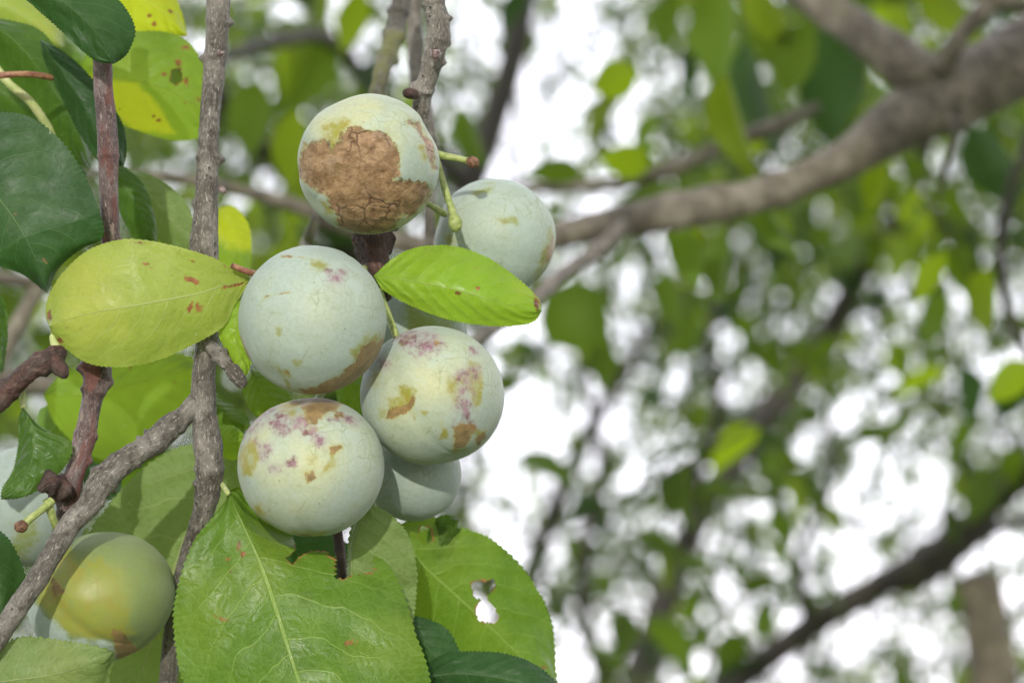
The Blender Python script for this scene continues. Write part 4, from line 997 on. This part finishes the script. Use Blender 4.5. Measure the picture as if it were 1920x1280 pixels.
leaf(rb, (180, -80), (352, 68), [(235, -30), (300, 20)], [(190, -10), (215, 40), (280, 66)], [(230, -90), (305, -50), (335, 10)], LM['yellow'], .775, dl=.004, dr=.006, teeth=24, tooth=2, seed=29, yellow=[([(150, -90), (360, -90), (360, 80), (200, 80)], 10)],
     stains=[(280, 30, 5, 5, 0, .9), (288, 46, 6, 4, 0, .9), (320, 22, 8, 5, 30, .8)], label='bright yellow leaf at the top between shoot and branch')
leaf(rb, (205, 300), (295, 460), [(235, 350), (270, 410)], [(210, 350), (235, 420), (270, 460)], [(235, 315), (270, 350), (290, 410)], LM['deep'], .755, dl=.003, dr=.003, teeth=26, tooth=2, nu=140, nv=8, seed=31, label='green leaf just right of the red brown shoot above the big leaf')
leaf(rb, (238, 318), (372, 480), [(285, 370), (335, 430)], [(250, 370), (290, 440), (340, 480)], [(285, 330), (335, 365), (365, 420)], LM['under'], .775, dl=.003, dr=.003, teeth=22, tooth=2, nu=140, nv=8, seed=32)
leaf(rb, (225, 310), (330, 480), [(255, 370), (300, 430)], [(238, 370), (270, 440)], [(275, 340), (320, 420)], LM['yellow'], .79, dl=.003, dr=.003, teeth=22, tooth=2, nu=140, nv=8, seed=33)
leaf(rb, (80, 740), (372, 690), [(160, 740), (250, 720), (320, 700)], [(110, 800), (190, 860), (290, 850), (360, 780)], [(120, 700), (210, 668), (300, 660), (355, 670)], LM['yellow'], [.79, .795, .80], dl=[0, .008, .004], dr=[0, .006, .004], teeth=40, tooth=2.5, nu=260, seed=34, stains=[(245, 690, 7, 4, 0, .6)], label='large sunlit yellow green leaf beneath the big pale leaf')
leaf(rb, (60, 800), (330, 880), [(140, 830), (240, 860)], [(80, 850), (150, 905), (260, 910)], [(90, 760), (200, 770), (300, 820)], LM['mid'], .81, dl=.006, dr=.006, teeth=30, tooth=2.5, seed=35)
leaf(rb, (345, 660), (100, 800), [(260, 690), (170, 740)], [(280, 740), (180, 790)], [(270, 660), (170, 690), (110, 745)], LM['lime'], .83, dl=.006, dr=.006, teeth=30, tooth=2.5, seed=36)
leaf(rb, (42, 762), (2, 936), [(62, 800), (60, 860), (30, 915)], [(36, 790), (36, 830), (26, 880), (6, 915)], [(70, 795), (100, 812), (133, 832), (125, 868), (88, 905), (45, 930)], LM['deep'], [.705, .70, .698], dl=[0, .004, .0], dr=[0, .004, -.002], teeth=38, tooth=3, nu=220, seed=37, label='dark green curled leaf in front of the left edge plum', petiole=[(60, 690, .705, 5), (45, 725, .706, 5), (42, 764, .705, 5)])
leaf(rb, (140, 860), (230, 935), [(170, 880), (205, 910)], [(150, 900), (195, 935)], [(170, 865), (220, 890)], LM['dark'], .78, dl=.003, dr=.003, teeth=16, tooth=2, nu=90, nv=8, seed=38)
leaf(rb, (-30, 540), (5, 700), [(-15, 590), (0, 650)], [(-50, 600), (-30, 670)], [(5, 560), (14, 620)], LM['deep'], .74, dl=.003, dr=.003, teeth=16, tooth=2, nu=90, nv=8, seed=39)
add_tube(rb, 'petiole', [(-30, 145, .735, 7), (20, 140, .735, 6), (60, 140, .737, 6), (100, 146, .742, 6)], M_REDSTEM, nseg=12, step=.001)
add_tube(rb, 'petiole', [(-20, 110, .75, 8), (15, 155, .748, 8), (60, 195, .75, 8), (95, 250, .755, 8), (110, 300, .76, 6)], M_PALESTEM, nseg=12, step=.001)

# spur at the far left
ls = thing('knobby_spur', P(0, 745, .70), 'short knobby dark spur poking in from the left edge', 'spur')
add_tube(ls, 'stem', [(-80, 830, .70, 21), (-30, 775, .70, 21), (5, 742, .70, 21), (35, 712, .70, 20), (62, 690, .70, 19), (88, 676, .70, 21), (108, 664, .70, 20), (122, 656, .70, 9)], M_SPUR, nseg=44, step=.0004, amp=.14, fine=.07, rings=.03, knots=((.3, .12, .02), (.52, .15, .02), (.8, .25, .03)), lumps=((.88, 3.9, .5, .04, .6),), seed=40)
add_tube(ls, 'knob', [(104, 672, .698, 14), (112, 690, .696, 15), (120, 702, .696, 11), (124, 708, .696, 5)], M_SPUR, nseg=22, step=.0003, amp=.2, fine=.08, seed=41)
add_tube(ls, 'broken_tip', [(108, 656, .70, 9), (102, 642, .70, 8), (99, 632, .70, 7), (97, 626, .70, 3)], M_PALESTEM, nseg=16, step=.0003, amp=.1, fine=.05, seed=42)

# ------------------------------------------------------------------ the fruiting twig
ft = thing('fruiting_twig', P(815, 0, .72), 'grey brown twig with a pointed bud that carries the cluster of plums', 'twig')
add_tube(ft, 'stem', [(806, -70, .722, 21), (812, 0, .722, 20), (820, 35, .722, 22), (822, 70, .722, 22), (815, 100, .722, 20), (806, 135, .724, 18), (795, 170, .726, 18), (790, 205, .728, 17), (790, 245, .732, 15), (785, 300, .738, 15), (765, 370, .74, 17), (725, 415, .735, 26)],
    M_BARK, nseg=44, step=0.0004, amp=0.07, fine=0.035, rings=.02, knots=((.14, .12, .008), (.2, .10, .006), (.275, .16, .008), (.35, .10, .01), (.45, .18, .012)), lumps=((.2, 1.5, .3, .01, .5), (.34, 1.5, .35, .01, .4), (.45, 4.6, .5, .015, .6), (.10, 4.6, .25, .01, .5)), seed=50)
add_tube(ft, 'spur', [(718, 385, .742, 26), (702, 430, .732, 34), (698, 452, .727, 35), (702, 475, .722, 31), (708, 500, .720, 26), (716, 530, .722, 22), (722, 560, .725, 12)], M_SPUR, nseg=48, step=.0003, amp=.16, fine=.08, rings=.03, knots=((.3, .12, .03), (.55, .14, .03), (.75, .12, .03)), lumps=((.4, 1.5, .25, .04, .5), (.6, 3.2, .3, .04, .5), (.5, 4.5, .3, .03, .4)), seed=51)
add_tube(ft, 'knob', [(778, 178, .722, 9), (768, 176, .719, 10), (762, 174, .717, 8), (758, 172, .716, 4)], M_SPUR, nseg=22, step=.0003, amp=.2, fine=.08, seed=52)
bud(ft, 816, 92, .7135, 2, 25, .001, 9)
add_tube(ft, 'stalk', [(812, 286, .718, 7), (835, 293, .716, 7), (862, 298, .715, 6), (882, 303, .714, 7)], M_STALK, nseg=18, step=.0004, amp=.05, fine=.04, seed=53)
add_tube(ft, 'stalk_scar', [(880, 302, .714, 8), (886, 304, .713, 11), (892, 308, .713, 10), (896, 311, .713, 5)], M_SCAR, nseg=20, step=.0002, amp=.12, fine=.06, seed=54)
add_tube(ft, 'stalk', [(818, 292, .72, 5), (826, 325, .716, 6), (836, 360, .713, 7), (846, 390, .711, 7), (851, 410, .71, 8)], M_STALK, nseg=18, step=.0004, amp=.05, fine=.04, seed=55)
add_tube(ft, 'stalk_scar', [(851, 405, .71, 9), (853, 416, .709, 13), (854, 427, .709, 11), (854, 434, .709, 5)], M_STALK, nseg=22, step=.0002, amp=.14, fine=.08, seed=56)
add_tube(ft, 'stalk', [(790, 375, .735, 5), (812, 388, .732, 6), (832, 400, .73, 7), (838, 404, .73, 4)], M_STALK, nseg=16, step=.0004, amp=.05, fine=.04, seed=57)
leaf(ft, (472, 522), (92, 612), [(420, 535), (372, 550), (280, 568), (190, 583), (130, 598)], [(440, 572), (420, 610), (372, 640), (300, 673), (230, 687), (165, 680), (120, 650), (100, 630)],
     [(445, 508), (400, 484), (340, 465), (280, 452), (225, 450), (165, 470), (118, 512), (92, 555), (86, 590)], LM['pale'], [.707, .70, .695, .694, .697], dl=[0, .002, .006, .006, .003], dr=[0, -.001, .003, .007, .004], teeth=44, tooth=1.6, nu=320, nv=20, wave=.001,
     stains=[(360, 525, 16, 6, 25, .95), (280, 498, 11, 3.5, 15, .85), (360, 490, 11, 3.5, 10, .85), (260, 455, 16, 5, 5, .7), (440, 535, 26, 4, -12, .9), (356, 578, 6, 12, 30, .75), (372, 575, 8, 10, 20, .6), (93, 592, 6, 12, 0, .9), (112, 637, 10, 7, 40, 1), (350, 462, 30, 3, 12, .6), (425, 500, 12, 3, 30, .6), (127, 615, 10, 3, 15, .6)],
     seed=40, label='big pale yellow green leaf with rusty stains left of the centre plum', petiole=[(560, 500, .725, 5), (510, 512, .716, 6), (470, 523, .707, 6)])
add_tube(ft, 'leaf_stalk', [(434, 497, .701, 5), (452, 505, .702, 6), (474, 512, .704, 6), (500, 515, .715, 5)], M_REDSTEM, nseg=12, step=.0006)
leaf(ft, (700, 517), (1016, 582), [(760, 525), (840, 540), (920, 562), (980, 577)], [(722, 545), (780, 576), (850, 600), (920, 610), (970, 609), (1000, 602)],
     [(735, 487), (770, 468), (810, 461), (860, 464), (910, 482), (950, 507), (985, 535), (1010, 562)], LM['lime'], [.708, .70, .697, .70], dl=[0, .003, .004, .002], dr=[0, .009, .010, .003], teeth=56, tooth=2.2, nu=320, nv=20, wave=.0008, curl=.003,
     stains=[(860, 550, 10, 4, 10, .95), (896, 541, 4, 4, 0, .8), (1006, 570, 7, 16, -10, 1)], seed=41, label='bright lime leaf with brown tip crossing two plums')

# ------------------------------------------------------------------ plums
k1 = (540, 160, 4.413)
plum(690, 308, 133, 132, .700, (0.75, 0.55, 0.35), M_PLUMR, 'topmost plum with a large brown wrinkled rot patch', wrinkle=0.020, seed=1, suture=0.02, res=(300, 200), tilt=0.0, patches=[
    ('r', Z(*k1, [(150,495),(260,500),(330,470),(370,500),(395,590),(440,520),(480,440),(540,370),(600,360),(660,430),(740,430),(840,450),(900,520),(950,600),(950,700),(920,820),(1020,820),(1150,840),(1190,870),(1190,920),(1120,1010),(1040,1090),(960,1100),(900,1160),(870,1240),(600,1240),(430,1180),(410,1080),(370,1040),(370,940),(250,880),(160,810),(60,740),(110,640)]), 5),
    ('r', Z(*k1, [(1010,320),(1100,320),(1150,380),(1200,470),(1230,700),(1200,720),(1160,520),(1120,400),(1080,360),(1000,350)]), 4),
    ('g', Z(*k1, [(1110,540),(1150,500),(1170,620),(1140,650)]), 4), ('g', Z(*k1, [(300,990),(400,1050),(400,1100),(330,1080)]), 4), ('g', Z(*k1, [(330,380),(470,330),(560,350),(480,480),(430,600),(380,600),(330,480)]), 9),
    ('b', Z(*k1, [(180,510),(290,490),(280,560),(220,590)]), 5)], thin=[(720, 405, 45, 1.0), (650, 410, 25, .7), (670, 220, 70, .9), (620, 240, 40, .8), (740, 240, 50, .6)], dents=[(735, 215, 16, .03), (640, 190, 40, .02), (800, 250, 22, .04), (690, 350, 60, .03)],
    stalk=[(775, 260, .715, 7), (800, 290, .73, 7), (790, 330, .738, 7)])
k2 = (440, 400, 3.048)
plum(586, 600, 139, 140, .690, (0.5, 0.75, 0.45), M_PLUMC, 'centre plum with pale blue bloom and a brown crescent low on its right', seed=2, suture=.015, res=(300, 200), patches=[
    ('r', Z(*k2, [(880,690),(860,720),(790,735),(735,770),(700,840),(640,905),(560,955),(470,990),(390,1005),(430,1035),(560,1045),(700,1000),(840,880),(900,780)]), 4),
    ('g', Z(*k2, [(790,690),(850,700),(850,740),(760,760),(700,850),(690,780)]), 7), ('g', Z(*k2, [(460,290),(500,275),(545,300),(520,335),(470,320)]), 5), ('g', Z(*k2, [(270,880),(330,890),(350,930),(300,930)]), 5), ('r', Z(*k2, [(290,885),(320,890),(340,920),(310,915)]), 4),
    ('g', Z(*k2, [(365,840),(410,845),(400,870),(370,870)]), 4), ('g', Z(*k2, [(275,650),(297,650),(295,700),(278,695)]), 3), ('r', Z(*k2, [(10,690),(40,700),(100,830),(90,860),(20,760)]), 4), ('g', Z(*k2, [(410,1005),(560,1040),(480,1050),(380,1030)]), 4),
    ('g', Z(*k2, [(300, 940),(325,940),(335,1010),(315,1000)]), 3), ('b', Z(*k2, [(555,350),(640,340),(620,400),(560,390)]), 9), ('r', Z(*k2, [(200,480),(350,455),(352,462),(240,475),(190,500)]), 2.5), ('r', Z(*k2, [(280,250),(400,255),(480,275),(400,263),(280,256)]), 2)],
    thin=[(600, 590, 75, .55), (540, 640, 50, .3)], dents=[(700, 500, 40, .015)], stalk=[(655, 520, .705, 7), (690, 500, .72, 7), (705, 480, .728, 7)])
k3 = (660, 600, 4.57)
plum(811, 741, 135, 129, .708, (-0.35, 0.85, 0.3), M_PLUM, 'right hand plum with a purple and ochre vertical scar and ochre spot', seed=3, suture=.02, res=(300, 200), patches=[
    ('g', Z(*k3, [(430,560),(520,555),(565,600),(550,700),(520,760),(430,780),(340,800),(330,660),(440,650)]), 4), ('r', Z(*k3, [(340,750),(430,730),(510,690),(545,620),(565,680),(500,770),(380,830),(305,835)]), 3.5),
    ('g', Z(*k3, [(190,430),(250,430),(240,560),(150,560)]), 5), ('g', Z(*k3, [(1010,330),(1110,370),(1115,560),(1100,720),(1060,740),(1030,640),(960,560),(850,480),(980,450)]), 4),
    ('g', Z(*k3, [(850,480),(930,500),(930,620),(900,680),(840,560)]), 7), ('b', Z(*k3, [(890,480),(1010,390),(1095,400),(1080,450),(1020,520),(1040,800),(1060,900),(900,880),(910,700),(930,560)]), 8),
    ('r', Z(*k3, [(890,910),(950,870),(1050,880),(1050,960),(970,1080),(880,1110),(880,1000)]), 4), ('r', Z(*k3, [(1060,1000),(1130,950),(1150,1000),(1080,1050)]), 4), ('g', Z(*k3, [(1060,920),(1140,940),(1140,1000),(1060,1030)]), 5),
    ('g', Z(*k3, [(880,1080),(980,1080),(960,1110),(890,1130)]), 4), ('b', Z(*k3, [(400,100),(530,90),(720,100),(790,200),(720,270),(590,340),(500,240),(400,170)]), 9), ('r', Z(*k3, [(720,160),(755,185),(745,220),(725,200)]), 2.5),
    ('g', Z(*k3, [(420,190),(500,150),(540,135),(470,205),(420,212)]), 3), ('b', Z(*k3, [(240,330),(320,340),(320,400),(250,400)]), 8), ('b', Z(*k3, [(1020,245),(1095,235),(1095,285),(1030,300)]), 5), ('g', Z(*k3, [(780,860),(820,930),(832,990),(760,1010),(795,950)]), 3.5),
    ('g', Z(*k3, [(610,765),(675,765),(640,800)]), 3), ('g', Z(*k3, [(250,750),(315,755),(310,825),(260,820)]), 5), ('g', Z(*k3, [(530,770),(570,780),(560,830)]), 3)],
    thin=[(800, 720, 62, 1.0), (770, 780, 55, .7), (850, 660, 50, .5)], dents=[(868, 740, 22, .012), (830, 855, 30, .025)], stalk=[(744, 634, .705, 7), (736, 612, .707, 7), (727, 588, .712, 7), (716, 560, .718, 7), (708, 530, .722, 7)])
k4 = (430, 730, 4.413)
plum(582, 876, 138, 132, .697, (-0.22, 0.93, -0.22), M_PLUM, 'lower plum with purple blush and ochre streaks on its crown', seed=4, suture=.015, res=(300, 200), patches=[
    ('g', Z(*k4, [(410,110),(500,60),(570,120),(610,180),(560,240),(500,190),(430,160)]), 4), ('r', Z(*k4, [(450,70),(520,50),(600,120),(520,130)]), 4), ('r', Z(*k4, [(570,80),(780,60),(950,110),(900,160),(790,200),(750,260),(700,260),(640,180),(590,120)]), 5),
    ('b', Z(*k4, [(350,240),(450,195),(560,215),(640,200),(740,300),(810,350),(830,420),(790,440),(730,390),(640,340),(460,355),(380,290)]), 7), ('b', Z(*k4, [(850,215),(960,180),(1090,250),(1070,290),(1030,270),(950,230),(870,245)]), 5),
    ('r', Z(*k4, [(870,205),(940,195),(960,212),(900,222)]), 3), ('g', Z(*k4, [(205,410),(265,385),(290,560),(225,680),(150,700),(95,560),(140,450)]), 5), ('b', Z(*k4, [(240,380),(310,440),(420,400),(410,470),(360,550),(330,570),(290,470)]), 6),
    ('b', Z(*k4, [(385,600),(480,590),(590,530),(600,590),(470,640),(400,650)]), 6), ('g', Z(*k4, [(870,455),(960,435),(975,470),(905,515),(915,605),(840,650),(800,680),(830,620),(880,560)]), 3.5), ('r', Z(*k4, [(875,460),(960,440),(970,465),(900,505),(872,500)]), 3),
    ('r', Z(*k4, [(670,640),(730,640),(765,700),(680,765)]), 6), ('g', Z(*k4, [(700,540),(770,530),(760,580),(710,600)]), 5), ('g', Z(*k4, [(215,960),(285,925),(315,1060),(350,1110),(260,1040)]), 5), ('g', Z(*k4, [(560,1180),(800,1180),(780,1260),(590,1240)]), 7),
    ('r', Z(*k4, [(600,1200),(700,1205),(690,1240),(610,1235)]), 4), ('g', Z(*k4, [(590,190),(620,180),(720,300),(830,288),(700,345),(650,345),(690,305)]), 3), ('b', Z(*k4, [(160,230),(330,110),(400,130),(300,260),(200,350),(130,420),(110,380)]), 12)],
    thin=[(580, 870, 75, .9), (560, 930, 60, .6), (500, 820, 35, .6)], dents=[(600, 805, 18, .02), (520, 985, 35, .03), (580, 1000, 30, .03)], stalk=[(592, 752, .707, 7), (630, 700, .722, 7), (670, 620, .727, 7), (700, 540, .724, 7)])
plum(927, 447, 115, 112, .745, (-0.85, 0.25, -0.1), M_PLUMC, 'upper right plum with clean pale bloom, half behind the lime leaf', seed=5, suture=.01, res=(240, 160), patches=[
    ('g', [(885, 366), (905, 356), (927, 355), (918, 367), (895, 371)], 3.5), ('g', [(934, 417), (968, 415), (971, 427), (948, 425)], 3.5), ('g', [(1032, 430), (1042, 460), (1030, 500), (1005, 535), (1000, 520), (1018, 475)], 5), ('r', [(1036, 445), (1040, 470), (1022, 500), (1026, 465)], 3),
    ('g', [(836, 448), (850, 440), (858, 455), (845, 468)], 5), ('g', [(905,348),(930,345),(925,350)], 2)], thin=[(900, 420, 50, .5)])
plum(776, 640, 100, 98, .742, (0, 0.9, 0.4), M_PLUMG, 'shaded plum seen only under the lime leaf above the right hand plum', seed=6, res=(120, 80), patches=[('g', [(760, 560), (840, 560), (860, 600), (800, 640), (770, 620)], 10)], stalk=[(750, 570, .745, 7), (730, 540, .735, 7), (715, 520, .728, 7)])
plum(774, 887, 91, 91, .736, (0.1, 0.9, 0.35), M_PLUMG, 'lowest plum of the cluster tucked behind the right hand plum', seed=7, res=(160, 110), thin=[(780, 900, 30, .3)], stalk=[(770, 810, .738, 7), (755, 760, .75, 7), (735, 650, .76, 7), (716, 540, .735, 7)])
k8 = (0, 800, 2.667)
plum(190, 1119, 138, 121, .724, (-0.3, 0.8, 0.5), M_PLUMY, 'yellow green plum with little bloom at the lower left', seed=8, suture=.03, res=(260, 170), tilt=0.25, patches=[
    ('g', Z(*k8, [(340,600),(420,640),(560,640),(640,700),(680,850),(690,1000),(600,1060),(480,1050),(380,1000),(290,930),(240,860),(280,700)]), 9), ('b', Z(*k8, [(60,850),(200,850),(270,890),(340,945),(410,1015),(500,1030),(600,1045),(620,1100),(590,1170),(440,1180),(240,1160),(120,1020)]), 5),
    ('r', Z(*k8, [(612,970),(645,985),(700,1090),(700,1130),(600,1160),(610,1060)]), 3.5), ('r', Z(*k8, [(300,740),(350,730),(372,790),(320,830)]), 9)], thin=[(230, 1100, 60, .6)], dents=[(240, 1190, 14, .02)])
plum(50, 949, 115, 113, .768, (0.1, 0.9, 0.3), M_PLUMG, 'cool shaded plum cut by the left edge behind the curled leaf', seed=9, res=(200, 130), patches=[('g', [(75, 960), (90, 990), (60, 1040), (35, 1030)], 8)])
